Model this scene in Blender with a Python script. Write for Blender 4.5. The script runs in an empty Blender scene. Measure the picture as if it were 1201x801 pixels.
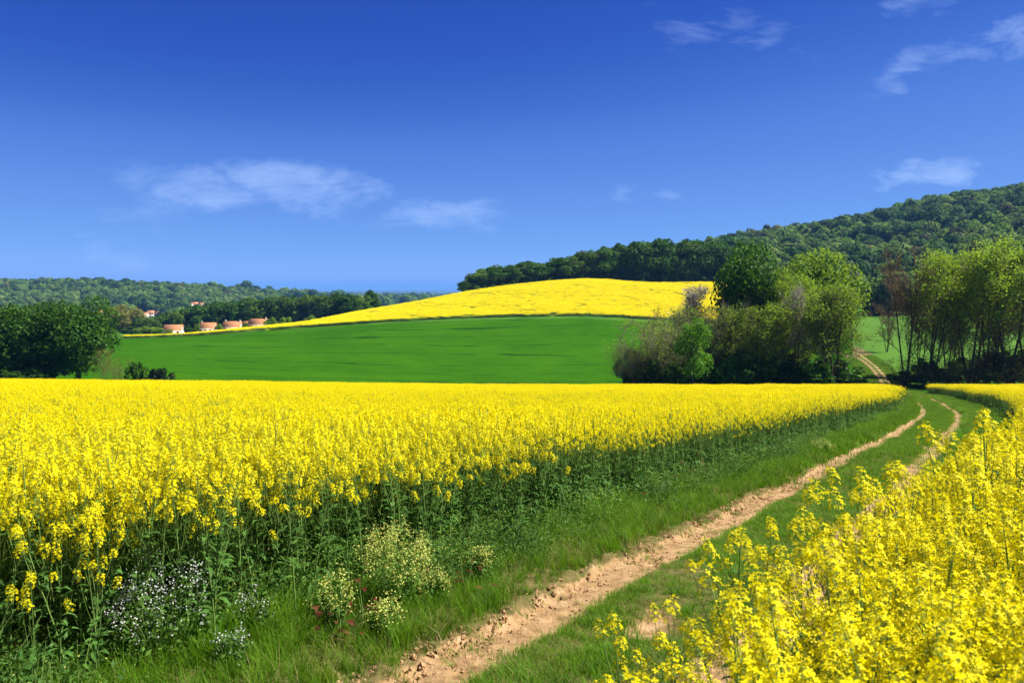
import bpy, math
import numpy as np
from mathutils import Vector

RG = np.random.default_rng(11)
SC = bpy.context.scene
COL = SC.collection
F = 934.1            # focal length in photo pixels (28 mm on a 36 mm sensor, 1201 px wide)
CX, HZ = 600.5, 338.0

# ------------------------------------------------------------------ camera, sky, sun, exposure
cam = bpy.data.cameras.new('camera')
cam.lens = 28.0; cam.sensor_width = 36.0
cam.shift_y = -(400.5 - HZ) / 1201.0
cam.clip_start = 0.05; cam.clip_end = 90000.0
cam.dof.use_dof = True; cam.dof.focus_distance = 11.0; cam.dof.aperture_fstop = 6.3
camo = bpy.data.objects.new('camera', cam); COL.objects.link(camo)
camo.location = (0, 0, 0); camo.rotation_euler = (math.radians(90), 0, 0)
SC.camera = camo
SC.view_settings.view_transform = 'Standard'
SC.view_settings.look = 'None'
SC.view_settings.exposure = 1.12
SC.view_settings.gamma = 1.0
SC.view_settings.use_curve_mapping = False
SC.cycles.max_bounces = 8
SC.cycles.diffuse_bounces = 5
SC.cycles.transmission_bounces = 5
SC.cycles.volume_bounces = 0

SUN_AZ, SUN_EL = 82.0, 52.0           # degrees clockwise from the view direction, height
sunv = Vector((math.sin(math.radians(SUN_AZ)) * math.cos(math.radians(SUN_EL)),
               math.cos(math.radians(SUN_AZ)) * math.cos(math.radians(SUN_EL)),
               math.sin(math.radians(SUN_EL))))
sl = bpy.data.lights.new('sun', 'SUN'); sl.energy = 5.0; sl.angle = math.radians(0.5); sl.color = (1.0, 0.955, 0.87)
so = bpy.data.objects.new('sun', sl); COL.objects.link(so)
so.rotation_euler = (-sunv).to_track_quat('-Z', 'Y').to_euler()

W = bpy.data.worlds.new('World'); SC.world = W; W.use_nodes = True
wn, wl = W.node_tree.nodes, W.node_tree.links
wn.clear()
def WN(t, **k):
    n = wn.new(t)
    for a, b in k.items(): setattr(n, a, b)
    return n
def wmath(op, a, b=None, c=None, clamp=False):
    n = WN('ShaderNodeMath', operation=op, use_clamp=clamp)
    for i, x in enumerate((a, b, c)):
        if x is None: continue
        if isinstance(x, (int, float)): n.inputs[i].default_value = x
        else: wl.new(x, n.inputs[i])
    return n.outputs[0]
sky = WN('ShaderNodeTexSky'); sky.sky_type = 'NISHITA'; sky.sun_disc = False
sky.sun_elevation = math.radians(SUN_EL); sky.sun_rotation = math.radians(SUN_AZ)
sky.altitude = 9000; sky.air_density = 1.0; sky.dust_density = 0.0; sky.ozone_density = 3.0
# deepen the sky's blue channel by channel (a polarised, very clear spring sky)
ssep = WN('ShaderNodeSeparateColor'); wl.new(sky.outputs[0], ssep.inputs[0]); scomb = WN('ShaderNodeCombineColor')
CURV = [[(0, 0), (.054, .022), (.068, .041), (.086, .08), (.125, .133), (.2, .19), (.3, .29), (.5, .37), (1, .46)],
        [(0, 0), (.1, .087), (.125, .133), (.162, .216), (.23, .305), (.352, .41), (.559, .50), (1, .62)],
        [(0, 0), (.224, .497), (.27, .578), (.344, .716), (.47, .823), (.636, .92), (.78, .985), (1, 1)]]
for ch in range(3):
    fc = WN('ShaderNodeFloatCurve'); cv = fc.mapping.curves[0]
    for k, (x, y) in enumerate(CURV[ch]):
        if k == 0 or k == len(CURV[ch]) - 1: p = cv.points[0 if k == 0 else -1]; p.location = (x, y)
        else: cv.points.new(x, y)
    fc.mapping.update()
    wl.new(wmath('MULTIPLY', ssep.outputs[ch], .1), fc.inputs['Value'])
    wl.new(wmath('MULTIPLY', fc.outputs[0], 1 / (.1 * 2 ** SC.view_settings.exposure)), scomb.inputs[ch])
tc = WN('ShaderNodeTexCoord')
sep = WN('ShaderNodeSeparateXYZ'); wl.new(tc.outputs['Generated'], sep.inputs[0])
dx, dy, dz = sep.outputs
front = wmath('GREATER_THAN', dy, 0.05)
ysafe = wmath('MAXIMUM', dy, 0.05)
U = wmath('DIVIDE', dx, ysafe); V = wmath('DIVIDE', dz, ysafe)
comb = WN('ShaderNodeCombineXYZ'); wl.new(U, comb.inputs[0]); wl.new(V, comb.inputs[1])
def wnoise(scale, sx, sy, detail, rough, dist, off=0.0):
    mp = WN('ShaderNodeMapping'); mp.inputs['Scale'].default_value = (sx, sy, 1); mp.inputs['Location'].default_value = (off, off * .7, off)
    mp.inputs['Rotation'].default_value = (0, 0, 0.12)
    wl.new(comb.outputs[0], mp.inputs[0])
    nz = WN('ShaderNodeTexNoise'); nz.inputs['Scale'].default_value = scale; nz.inputs['Detail'].default_value = detail
    nz.inputs['Roughness'].default_value = rough; nz.inputs['Distortion'].default_value = dist
    wl.new(mp.outputs[0], nz.inputs['Vector'])
    return nz.outputs['Fac']
n1 = wnoise(11, 1.0, 3.2, 12, .68, .45)
n2 = wnoise(5, 1.0, 2.4, 6, .6, .4, 3.3)
# cirrus and small cumulus wisps: centre px,row, half width, half height, slope, strength
clouds = [(352, 218, 100, 50, .16, 1.0), (243, 226, 95, 40, .10, .86), (190, 203, 110, 30, .10, .60), (185, 243, 120, 28, -.05, .60), (300, 245, 70, 24, .1, .5),
          (515, 258, 125, 28, -.12, .80), (1112, 203, 78, 27, -.10, 1.0), (1050, 220, 52, 18, -.05, .85),
          (862, 30, 135, 62, .1, .62), (1110, 68, 170, 30, -.36, .74), (1200, 42, 75, 42, -.5, .74), (1090, 6, 70, 32, 0, .62),
          (130, 303, 65, 22, 0, .6), (380, 275, 50, 22, 0, .5), (770, 235, 55, 16, .1, .62), (706, 230, 32, 13, 0, .58), (107, 272, 30, 12, 0, .55)]
wz = WN('ShaderNodeTexNoise'); wz.inputs['Scale'].default_value = 7.0; wz.inputs['Detail'].default_value = 6; wz.inputs['Roughness'].default_value = .62
wmp = WN('ShaderNodeMapping'); wmp.inputs['Scale'].default_value = (1, 1.7, 1); wl.new(comb.outputs[0], wmp.inputs[0]); wl.new(wmp.outputs[0], wz.inputs['Vector'])
wsp = WN('ShaderNodeSeparateColor'); wl.new(wz.outputs['Color'], wsp.inputs[0])
UW = wmath('MULTIPLY_ADD', wmath('SUBTRACT', wsp.outputs[0], .5), .26, U); VW = wmath('MULTIPLY_ADD', wmath('SUBTRACT', wsp.outputs[1], .5), .115, V)
tot = None
for (px, row, hw, hh, slope, st) in clouds:
    cu, cv = (px - CX) / F, (HZ - row) / F
    a = wmath('SUBTRACT', UW, cu); b = wmath('SUBTRACT', VW, cv)
    b2 = wmath('MULTIPLY_ADD', a, slope, b)
    ea = wmath('DIVIDE', a, hw / F); eb = wmath('DIVIDE', b2, hh / F)
    d = wmath('ADD', wmath('MULTIPLY', ea, ea), wmath('MULTIPLY', eb, eb))
    m = wmath('SUBTRACT', 1.0, d, clamp=True)
    m = wmath('MULTIPLY', m, st)
    tot = m if tot is None else wmath('MAXIMUM', tot, m)
nn = wmath('MULTIPLY_ADD', n1, .8, wmath('MULTIPLY', n2, .5))
wisp = wmath('MULTIPLY', wmath('SUBTRACT', wmath('MULTIPLY_ADD', tot, .40, nn), .81), 1.9, clamp=True)
cm = wmath('MULTIPLY', wmath('MULTIPLY', wisp, wmath('MULTIPLY', tot, 1.35, clamp=True)), front)
cm = wmath('MULTIPLY', cm, 0.70)
mixc = WN('ShaderNodeMix', data_type='RGBA')
wl.new(cm, mixc.inputs['Factor']); wl.new(scomb.outputs[0], mixc.inputs[6]); mixc.inputs[7].default_value = (2.6, 3.6, 5.6, 1)
bg = WN('ShaderNodeBackground'); bg.inputs['Strength'].default_value = 0.1
wl.new(mixc.outputs[2], bg.inputs[0])
wo = WN('ShaderNodeOutputWorld'); wl.new(bg.outputs[0], wo.inputs[0])

# ------------------------------------------------------------------ mesh helpers
class G:
    """collects polygons; one material index per block"""
    def __init__(s): s.v = []; s.f = []; s.n = 0
    def add(s, v, f, m=0):
        v = np.asarray(v, float).reshape(-1, 3); f = np.asarray(f, int)
        s.v.append(v); s.f.append((f + s.n, m)); s.n += len(v); return s
    def quads(s, q, m=0):
        q = np.asarray(q, float); k = q.shape[1]
        return s.add(q.reshape(-1, 3), np.arange(len(q) * k).reshape(-1, k), m)
    def merge(s, o, m=None, off=(0, 0, 0), sc=1.0, rz=0.0):
        c, n = math.cos(rz), math.sin(rz); base = s.n
        for v in o.v:
            w = v * sc; x = w[:, 0] * c - w[:, 1] * n; y = w[:, 0] * n + w[:, 1] * c
            s.v.append(np.stack([x + off[0], y + off[1], w[:, 2] + off[2]], 1))
        for f, mm in o.f: s.f.append((f + base, mm if m is None else m))
        s.n += o.n; return s

def mesh_of(name, g, mats, smooth=False):
    me = bpy.data.meshes.new(name)
    if g.n:
        v = np.concatenate(g.v); me.vertices.add(len(v)); me.vertices.foreach_set('co', v.astype(np.float32).ravel())
        lv = np.concatenate([f.ravel() for f, m in g.f])
        tot = np.concatenate([np.full(len(f), f.shape[1]) for f, m in g.f])
        mi = np.concatenate([np.full(len(f), m) for f, m in g.f])
        me.loops.add(len(lv)); me.loops.foreach_set('vertex_index', lv.astype(np.int32))
        me.polygons.add(len(tot)); st = np.concatenate([[0], np.cumsum(tot)[:-1]])
        me.polygons.foreach_set('loop_start', st.astype(np.int32)); me.polygons.foreach_set('loop_total', tot.astype(np.int32))
        me.polygons.foreach_set('material_index', mi.astype(np.int32))
        if smooth: me.polygons.foreach_set('use_smooth', np.ones(len(tot), bool))
        me.update(calc_edges=True)
    for m in (mats if isinstance(mats, (list, tuple)) else [mats]): me.materials.append(m)
    return me

def obj(name, me, parent=None, loc=None, **props):
    o = bpy.data.objects.new(name, me); COL.objects.link(o)
    if parent: o.parent = parent
    if loc is not None: o.location = loc
    for k, v in props.items():
        if v: o[k] = v
    return o
def thing(name, label, cat, loc=(0, 0, 0), rz=0.0, scale=None, group=None):
    o = obj(name, None, None, loc, label=label, category=cat, group=group)
    o.rotation_euler = (0, 0, rz); o.empty_display_size = .2
    if scale is not None: o.scale = scale
    return o

def tube(g, path, rad, sides=5, m=0):
    P = np.asarray(path, float); k = len(P); r = np.broadcast_to(np.asarray(rad, float), (k,))
    T = np.gradient(P, axis=0); T /= np.linalg.norm(T, axis=1)[:, None] + 1e-9
    ref = np.where(np.abs(T[:, 2:3]) > .9, np.array([[1., 0, 0]]), np.array([[0, 0, 1.]]))
    A = np.cross(T, ref); A /= np.linalg.norm(A, axis=1)[:, None] + 1e-9
    B = np.cross(T, A); th = np.arange(sides) / sides * 2 * np.pi
    ring = P[:, None] + r[:, None, None] * (np.cos(th)[None, :, None] * A[:, None] + np.sin(th)[None, :, None] * B[:, None])
    i = np.arange(k - 1)[:, None] * sides; j = np.arange(sides)[None]; j2 = (j + 1) % sides
    f = np.stack([i + j, i + j2, i + sides + j2, i + sides + j], -1).reshape(-1, 4)
    g.add(ring.reshape(-1, 3), f, m)

def unit(v): return v / (np.linalg.norm(v, axis=-1, keepdims=True) + 1e-9)
def leafquads(g, C, N, size, aspect, rng, m=0, fold=.12):
    C = np.asarray(C, float); n = len(C); N = unit(N)
    T = unit(np.cross(N, rng.normal(size=(n, 3)))); B = np.cross(N, T)
    s = np.broadcast_to(np.asarray(size, float), (n,))[:, None]
    q = np.stack([C - T * s * .5, C + B * s * .5 * aspect - T * s * .05, C + T * s * .5 - N * s * fold, C - B * s * .5 * aspect - T * s * .05], 1)
    g.quads(q, m)

def box(g, x0, x1, y0, y1, z0, z1, m=0):
    v = [(x0, y0, z0), (x1, y0, z0), (x1, y1, z0), (x0, y1, z0), (x0, y0, z1), (x1, y0, z1), (x1, y1, z1), (x0, y1, z1)]
    g.add(v, [(0, 3, 2, 1), (4, 5, 6, 7), (0, 1, 5, 4), (1, 2, 6, 5), (2, 3, 7, 6), (3, 0, 4, 7)], m)

# ------------------------------------------------------------------ materials
def nt(name):
    m = bpy.data.materials.new(name); m.use_nodes = True
    n, l = m.node_tree.nodes, m.node_tree.links; n.clear()
    out = n.new('ShaderNodeOutputMaterial'); return m, n, l, out
def foliage(name, c1, c2, trans=.35, rough=.6, vary=.25, tcol=None, c3=None):
    m, n, l, out = nt(name)
    geo = n.new('ShaderNodeNewGeometry'); oi = n.new('ShaderNodeObjectInfo')
    mix = n.new('ShaderNodeMix'); mix.data_type = 'RGBA'
    l.new(geo.outputs['Random Per Island'], mix.inputs['Factor']); mix.inputs[6].default_value = (*c1, 1); mix.inputs[7].default_value = (*c2, 1)
    col = mix.outputs[2]
    if c3 is not None:
        mx = n.new('ShaderNodeMix'); mx.data_type = 'RGBA'
        mr = n.new('ShaderNodeMapRange'); mr.inputs['From Min'].default_value = .45; mr.inputs['From Max'].default_value = 1.0
        l.new(oi.outputs['Random'], mr.inputs['Value']); l.new(mr.outputs[0], mx.inputs['Factor'])
        l.new(col, mx.inputs[6]); mx.inputs[7].default_value = (*c3, 1); col = mx.outputs[2]
    hs = n.new('ShaderNodeHueSaturation')
    mr = n.new('ShaderNodeMapRange'); mr.inputs['To Min'].default_value = 1 - vary; mr.inputs['To Max'].default_value = 1 + vary
    ml = n.new('ShaderNodeMath'); ml.operation = 'MULTIPLY'; ml.inputs[1].default_value = 7.31
    fr = n.new('ShaderNodeMath'); fr.operation = 'FRACT'
    l.new(oi.outputs['Random'], ml.inputs[0]); l.new(ml.outputs[0], fr.inputs[0]); l.new(fr.outputs[0], mr.inputs['Value'])
    l.new(mr.outputs[0], hs.inputs['Value']); l.new(col, hs.inputs['Color'])
    p = n.new('ShaderNodeBsdfPrincipled'); p.inputs['Roughness'].default_value = max(rough, .55); p.inputs['Specular IOR Level'].default_value = .12
    l.new(hs.outputs[0], p.inputs['Base Color'])
    if trans > 0:
        t = n.new('ShaderNodeBsdfTranslucent'); ms = n.new('ShaderNodeMixShader'); ms.inputs[0].default_value = trans
        tm = n.new('ShaderNodeMix'); tm.data_type = 'RGBA'; tm.blend_type = 'MULTIPLY'; tm.inputs['Factor'].default_value = 1
        l.new(hs.outputs[0], tm.inputs[6]); tm.inputs[7].default_value = (*(tcol or (1.35, 1.25, .7)), 1)
        l.new(tm.outputs[2], t.inputs[0]); l.new(p.outputs[0], ms.inputs[1]); l.new(t.outputs[0], ms.inputs[2]); l.new(ms.outputs[0], out.inputs[0])
    else: l.new(p.outputs[0], out.inputs[0])
    return m
def rough_mat(name, c1, c2, scale=6.0, rough=.85, bump=.3, detail=6.0, stretch=(1, 1, 1), dist=.02):
    m, n, l, out = nt(name)
    tcn = n.new('ShaderNodeTexCoord'); mp = n.new('ShaderNodeMapping'); mp.inputs['Scale'].default_value = stretch
    nz = n.new('ShaderNodeTexNoise'); nz.inputs['Scale'].default_value = scale; nz.inputs['Detail'].default_value = detail; nz.inputs['Roughness'].default_value = .65
    l.new(tcn.outputs['Object'], mp.inputs[0]); l.new(mp.outputs[0], nz.inputs['Vector'])
    cr = n.new('ShaderNodeValToRGB'); cr.color_ramp.elements[0].position = .3; cr.color_ramp.elements[1].position = .7
    cr.color_ramp.elements[0].color = (*c1, 1); cr.color_ramp.elements[1].color = (*c2, 1)
    l.new(nz.outputs['Fac'], cr.inputs[0])
    p = n.new('ShaderNodeBsdfPrincipled'); p.inputs['Roughness'].default_value = rough; p.inputs['Specular IOR Level'].default_value = .08
    l.new(cr.outputs[0], p.inputs['Base Color'])
    if bump:
        b = n.new('ShaderNodeBump'); b.inputs['Strength'].default_value = bump; b.inputs['Distance'].default_value = dist
        l.new(nz.outputs['Fac'], b.inputs['Height']); l.new(b.outputs[0], p.inputs['Normal'])
    l.new(p.outputs[0], out.inputs[0]); return m

M = {}
M['petal'] = foliage('rape_petal', (.87, .73, .002), (.89, .81, .004), .42, .6, .04, (1.0, 1.0, .8))
M['bud'] = foliage('rape_bud', (.45, .42, .02), (.30, .36, .03), .2, .6, .1)
M['stem'] = foliage('rape_stem', (.14, .25, .05), (.21, .32, .08), .15, .5, .2)
M['rleaf'] = foliage('rape_leaf', (.042, .120, .020), (.095, .20, .038), .35, .45, .35)
M['grass'] = foliage('grass_blade', (.055, .17, .004), (.12, .26, .010), .4, .5, .4, (1.3, 1.25, .6), (.15, .23, .02))
M['dry'] = foliage('dry_blade', (.30, .24, .10), (.22, .22, .07), .3, .7, .2)
M['oak'] = foliage('oak_leaf', (.026, .086, .005), (.062, .150, .009), .34, .6, .2)
M['spring'] = foliage('spring_leaf', (.14, .25, .018), (.22, .33, .035), .5, .6, .2)
M['palewood'] = foliage('pale_wood_leaf', (.06, .13, .012), (.10, .18, .02), .35, .6, .25)
M['lime'] = foliage('lime_leaf', (.07, .20, .012), (.12, .27, .02), .42, .5, .12)
M['olive'] = foliage('olive_leaf', (.16, .185, .03), (.24, .24, .05), .42, .6, .2)
M['ivy'] = foliage('ivy_leaf', (.012, .035, .006), (.025, .055, .01), .12, .4, .15)
M['hill'] = foliage('hill_leaf', (.090, .180, .028), (.13, .235, .036), .4, .8, .35, None, (.17, .26, .06))
M['catkin'] = foliage('pale_catkin', (.34, .32, .30), (.48, .45, .43), .2, .8, .15)
M['wleaf'] = foliage('weed_leaf', (.075, .17, .025), (.13, .25, .04), .4, .5, .2)
M['redleaf'] = foliage('red_leaf', (.11, .016, .010), (.055, .020, .012), .25, .5, .4, (1.3, .8, .6), (.13, .06, .02))
M['white'] = foliage('white_petal', (.58, .58, .55), (.70, .70, .68), .35, .6, .08, (1, 1, 1))
M['cream'] = foliage('cream_petal', (.52, .56, .11), (.62, .64, .19), .35, .6, .1, (1, 1, .8))
M['bark'] = rough_mat('bark', (.035, .026, .018), (.11, .085, .06), 9, .9, .6, 6, (1, 1, .25), .05)
M['twig'] = rough_mat('grey_twig', (.12, .095, .065), (.22, .18, .13), 5, .9, .3)
M['redtwig'] = rough_mat('brown_twig', (.12, .075, .05), (.21, .135, .09), 5, .9, .3)
M['core'] = rough_mat('crown_inside', (.012, .03, .006), (.022, .05, .01), 2, .95, 0)
M['plaster'] = rough_mat('house_plaster', (.50, .44, .35), (.60, .53, .43), 2, .9, .1)
M['rooftile'] = rough_mat('clay_tiles', (.46, .19, .08), (.58, .27, .125), 3, .85, .5, 5, (1, 6, 1), .05)
M['glass'] = rough_mat('window_glass', (.02, .025, .03), (.04, .05, .06), 1, .1, 0)
M['wood'] = rough_mat('painted_wood', (.20, .13, .08), (.28, .19, .12), 4, .7, .1)
M['soilclod'] = rough_mat('dry_clod', (.36, .21, .10), (.52, .34, .18), 14, .95, .4)

# ------------------------------------------------------------------ terrain: ground rows seen along columns, turned into heights
ECOL = [(8000, 345.6), (16000, 342.0), (50000, 339.8)]
PROF = {
 -700: [(110, 452), (150, 452), (220, 425), (300, 405), (420, 395), (700, 385), (1000, 372), (1600, 332), (2200, 334), (4000, 352)],
    0: [(110, 455), (150, 452), (200, 428), (280, 400), (400, 392), (600, 390), (900, 385), (1100, 374), (1600, 337), (1800, 336), (2500, 344), (4000, 351)],
  150: [(110, 460), (150, 456), (200, 430), (280, 398), (295, 397), (340, 400), (430, 392), (550, 390), (900, 387), (1100, 375), (1600, 339), (1800, 338), (2500, 346), (4000, 352)],
  300: [(110, 462), (150, 460), (200, 435), (270, 400), (305, 388.5), (325, 386.5), (350, 388), (430, 391), (560, 390), (900, 385), (1300, 368), (1800, 348), (2500, 348), (4000, 351)],
  450: [(110, 462), (150, 463), (200, 440), (250, 405), (305, 379), (340, 369), (380, 363), (400, 363), (450, 371), (560, 378), (900, 380), (1500, 366), (2500, 356), (4000, 352)],
  550: [(110, 463), (150, 465), (200, 442), (250, 407), (305, 374), (350, 358), (400, 346.5), (425, 344), (460, 344.5), (520, 352), (700, 365), (1200, 362), (2500, 356), (4000, 352)],
  620: [(110, 463), (150, 464), (200, 442), (250, 406), (305, 371.5), (350, 353), (400, 338), (430, 334.5), (500, 334), (700, 345), (1200, 355), (2500, 355), (4000, 352)],
  690: [(110, 463), (150, 464), (200, 442), (250, 406), (300, 372), (350, 350), (400, 334), (440, 329), (500, 327), (700, 330), (1200, 348), (2500, 353), (4000, 352)],
  770: [(110, 463), (135, 463), (160, 460), (200, 442), (250, 406), (300, 375), (350, 353), (400, 338), (435, 334), (500, 329), (700, 320), (1000, 318), (1500, 338), (2500, 350), (4000, 351)],
  850: [(110, 463), (135, 462), (160, 457), (200, 440), (250, 407), (300, 379), (350, 357), (400, 341), (440, 333), (500, 326), (700, 308), (900, 294), (1100, 293), (1600, 320), (2500, 345), (4000, 350)],
  930: [(110, 462), (135, 461), (160, 455), (200, 438), (250, 408), (300, 385), (400, 358), (500, 342), (700, 312), (900, 285), (1000, 278), (1200, 281), (1800, 318), (3000, 345), (4000, 349)],
 1020: [(110, 462), (130, 452), (150, 437), (180, 422), (220, 405), (260, 391), (300, 380), (400, 360), (500, 343), (700, 305), (900, 271), (1000, 265), (1200, 269), (1800, 310), (3000, 344), (4000, 348)],
 1100: [(110, 461), (130, 453), (150, 438), (180, 424), (220, 407), (300, 382), (400, 358), (500, 335), (700, 290), (900, 254), (1000, 248), (1200, 253), (1800, 300), (3000, 344), (4000, 348)],
 1200: [(110, 460), (130, 453), (150, 440), (180, 427), (220, 410), (300, 380), (400, 352), (500, 322), (700, 270), (900, 236), (1000, 231), (1200, 238), (1800, 295), (3000, 343), (4000, 348)],
 1450: [(110, 459), (130, 452), (150, 442), (180, 428), (220, 411), (300, 378), (400, 345), (500, 312), (700, 255), (900, 212), (1000, 206), (1200, 214), (1800, 285), (3000, 342), (4000, 348)],
 1900: [(110, 458), (130, 452), (150, 442), (180, 428), (220, 411), (300, 378), (400, 345), (500, 312), (700, 252), (900, 205), (1000, 199), (1200, 207), (1800, 280), (3000, 342), (4000, 348)],
}
def pchip(x, y, xi):
    h = np.diff(x); d = np.diff(y) / h; m = np.zeros_like(y)
    for k in range(1, len(y) - 1):
        if d[k - 1] * d[k] > 0:
            w1, w2 = 2 * h[k] + h[k - 1], h[k] + 2 * h[k - 1]
            m[k] = (w1 + w2) / (w1 / d[k - 1] + w2 / d[k])
    m[0], m[-1] = d[0], d[-1]
    i = np.clip(np.searchsorted(x, xi) - 1, 0, len(x) - 2); t = (xi - x[i]) / h[i]
    return ((1 + 2 * t) * (1 - t) ** 2 * y[i] + t * (1 - t) ** 2 * h[i] * m[i] + t * t * (3 - 2 * t) * y[i + 1] + t * t * (t - 1) * h[i] * m[i + 1])
LY = np.linspace(math.log(60), math.log(50000), 700)
CPX = np.array(sorted(PROF), float)
TAB = []
for px in sorted(PROF):
    u = (px - CX) / F; s = .115 - (.0115 * -u if u < 0 else 0)
    pts = [(y, HZ + F * (s + 1.9 / y)) for y in (50, 65, 80, 95)] + PROF[px] + ECOL
    a = np.array(pts, float); TAB.append(pchip(np.log(a[:, 0]), a[:, 1], LY))
TAB = np.array(TAB)
FPX = np.linspace(-700, 1900, 521)
TABF = np.array([pchip(CPX, TAB[:, j], FPX) for j in range(len(LY))]).T
k5 = np.array([1, 3, 5, 7, 8, 7, 5, 3, 1.]); k5 /= k5.sum()       # smooth across columns
TP = np.pad(TABF, ((4, 4), (0, 0)), mode='edge'); TABF = sum(k5[i] * TP[i:i + len(FPX)] for i in range(9))
def plane(X, Y): return -1.9 - .115 * np.maximum(Y, -25) - .0115 * np.clip(X, -150, 0)
def H0(X, Y):
    X = np.asarray(X, float); Y = np.asarray(Y, float)
    Yc = np.clip(Y, 61, 49000); fi = np.clip(((X / np.maximum(Y, 20)) * F + CX + 700) / 5.0, 0, 519.999)
    li = np.clip((np.log(Yc) - LY[0]) / (LY[1] - LY[0]), 0, len(LY) - 1.001)
    i, j = fi.astype(int), li.astype(int); a, b = fi - i, li - j
    row = (TABF[i, j] * (1 - a) + TABF[i + 1, j] * a) * (1 - b) + (TABF[i, j + 1] * (1 - a) + TABF[i + 1, j + 1] * a) * b
    far = -(row - HZ) / F * np.maximum(Y, 61)
    t = np.clip((Y - 78) / 26, 0, 1); t = t * t * (3 - 2 * t)
    return plane(X, Y) * (1 - t) + far * t
def H(X, Y):
    X = np.asarray(X, float); Y = np.asarray(Y, float)
    und = .05 * np.sin(X * .31 + 1.3) * np.sin(Y * .23 + X * .07) + .02 * np.sin(X * 1.1 + .4) * np.sin(Y * .9)
    return H0(X, Y) + und * np.clip(np.hypot(X, Y) / 8, .2, 1)

# track centre line
TRK = np.array([(-14.5, -19), (-8.6, -10), (-2.45, 0), (.5, 5), (3.5, 10), (8.95, 19), (14.45, 28), (24.2, 45), (31.6, 60), (38.7, 75), (45.4, 90), (51.6, 105), (61.2, 130), (69.5, 152), (79.5, 180), (86, 200), (92, 222)], float)
tt = np.concatenate([[0], np.cumsum(np.hypot(*np.diff(TRK, axis=0).T))])
ss = np.arange(0, tt[-1], .25)
CL = np.stack([pchip(tt, TRK[:, 0], ss), pchip(tt, TRK[:, 1], ss)], 1)
CT = unit(np.gradient(CL, axis=0)); CN = np.stack([CT[:, 1], -CT[:, 0]], 1)     # normal points right
def track(X, Y):
    """signed offset (right positive) and length along the track"""
    X = np.atleast_1d(np.asarray(X, float)); Y = np.atleast_1d(np.asarray(Y, float)); o = np.empty(len(X)); q = np.empty(len(X))
    C4 = CL[::2]
    for a in range(0, len(X), 4000):
        x, y = X[a:a + 4000], Y[a:a + 4000]
        i = ((x[:, None] - C4[None, :, 0]) ** 2 + (y[:, None] - C4[None, :, 1]) ** 2).argmin(1) * 2
        o[a:a + 4000] = (x - CL[i, 0]) * CN[i, 0] + (y - CL[i, 1]) * CN[i, 1]; q[a:a + 4000] = ss[i]
    return o, q
def wob(s, k): return .5 * np.sin(s * .9 + k) + .35 * np.sin(s * 2.3 + k * 2.1) + .25 * np.sin(s * 4.7 + k * .7)
def sstep(a, b, x): t = np.clip((x - a) / (b - a), 0, 1); return t * t * (3 - 2 * t)
def rut_profile(n, s):
    """height added to the ground across the track, and how bare it is"""
    nl = n + .09 * wob(s, 0); nr = n + .09 * wob(s, 2)
    L = sstep(-1.17, -1.03, nl) * (1 - sstep(-.68, -.50, nl)); Rr = sstep(.45, .62, nr) * (1 - sstep(1.05, 1.25, nr))
    w = np.minimum(L + Rr + .9 * np.exp(-((s - 29.5) / .55) ** 2 - ((n + .05) / .22) ** 2) + .8 * np.exp(-((s - 28.2) / .3) ** 2 - ((n - .3) / .2) ** 2), 1.1)
    verge = .07 * (1 - sstep(-1.7, -1.2, n))
    return -.085 * w + verge + .02, w
def HT(X, Y):
    o, q = track(X, Y); h, w = rut_profile(o, q)
    e = sstep(-2.9, -2.2, o) * (1 - sstep(1.5, 2.3, o))
    return H(X, Y) + h * e, o, w * e
def at(px, Y): X = (px - CX) / F * Y; return X, Y, float(H(X, Y))
def tall(row, Y, z): return (HZ - row) / F * Y - z

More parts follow.
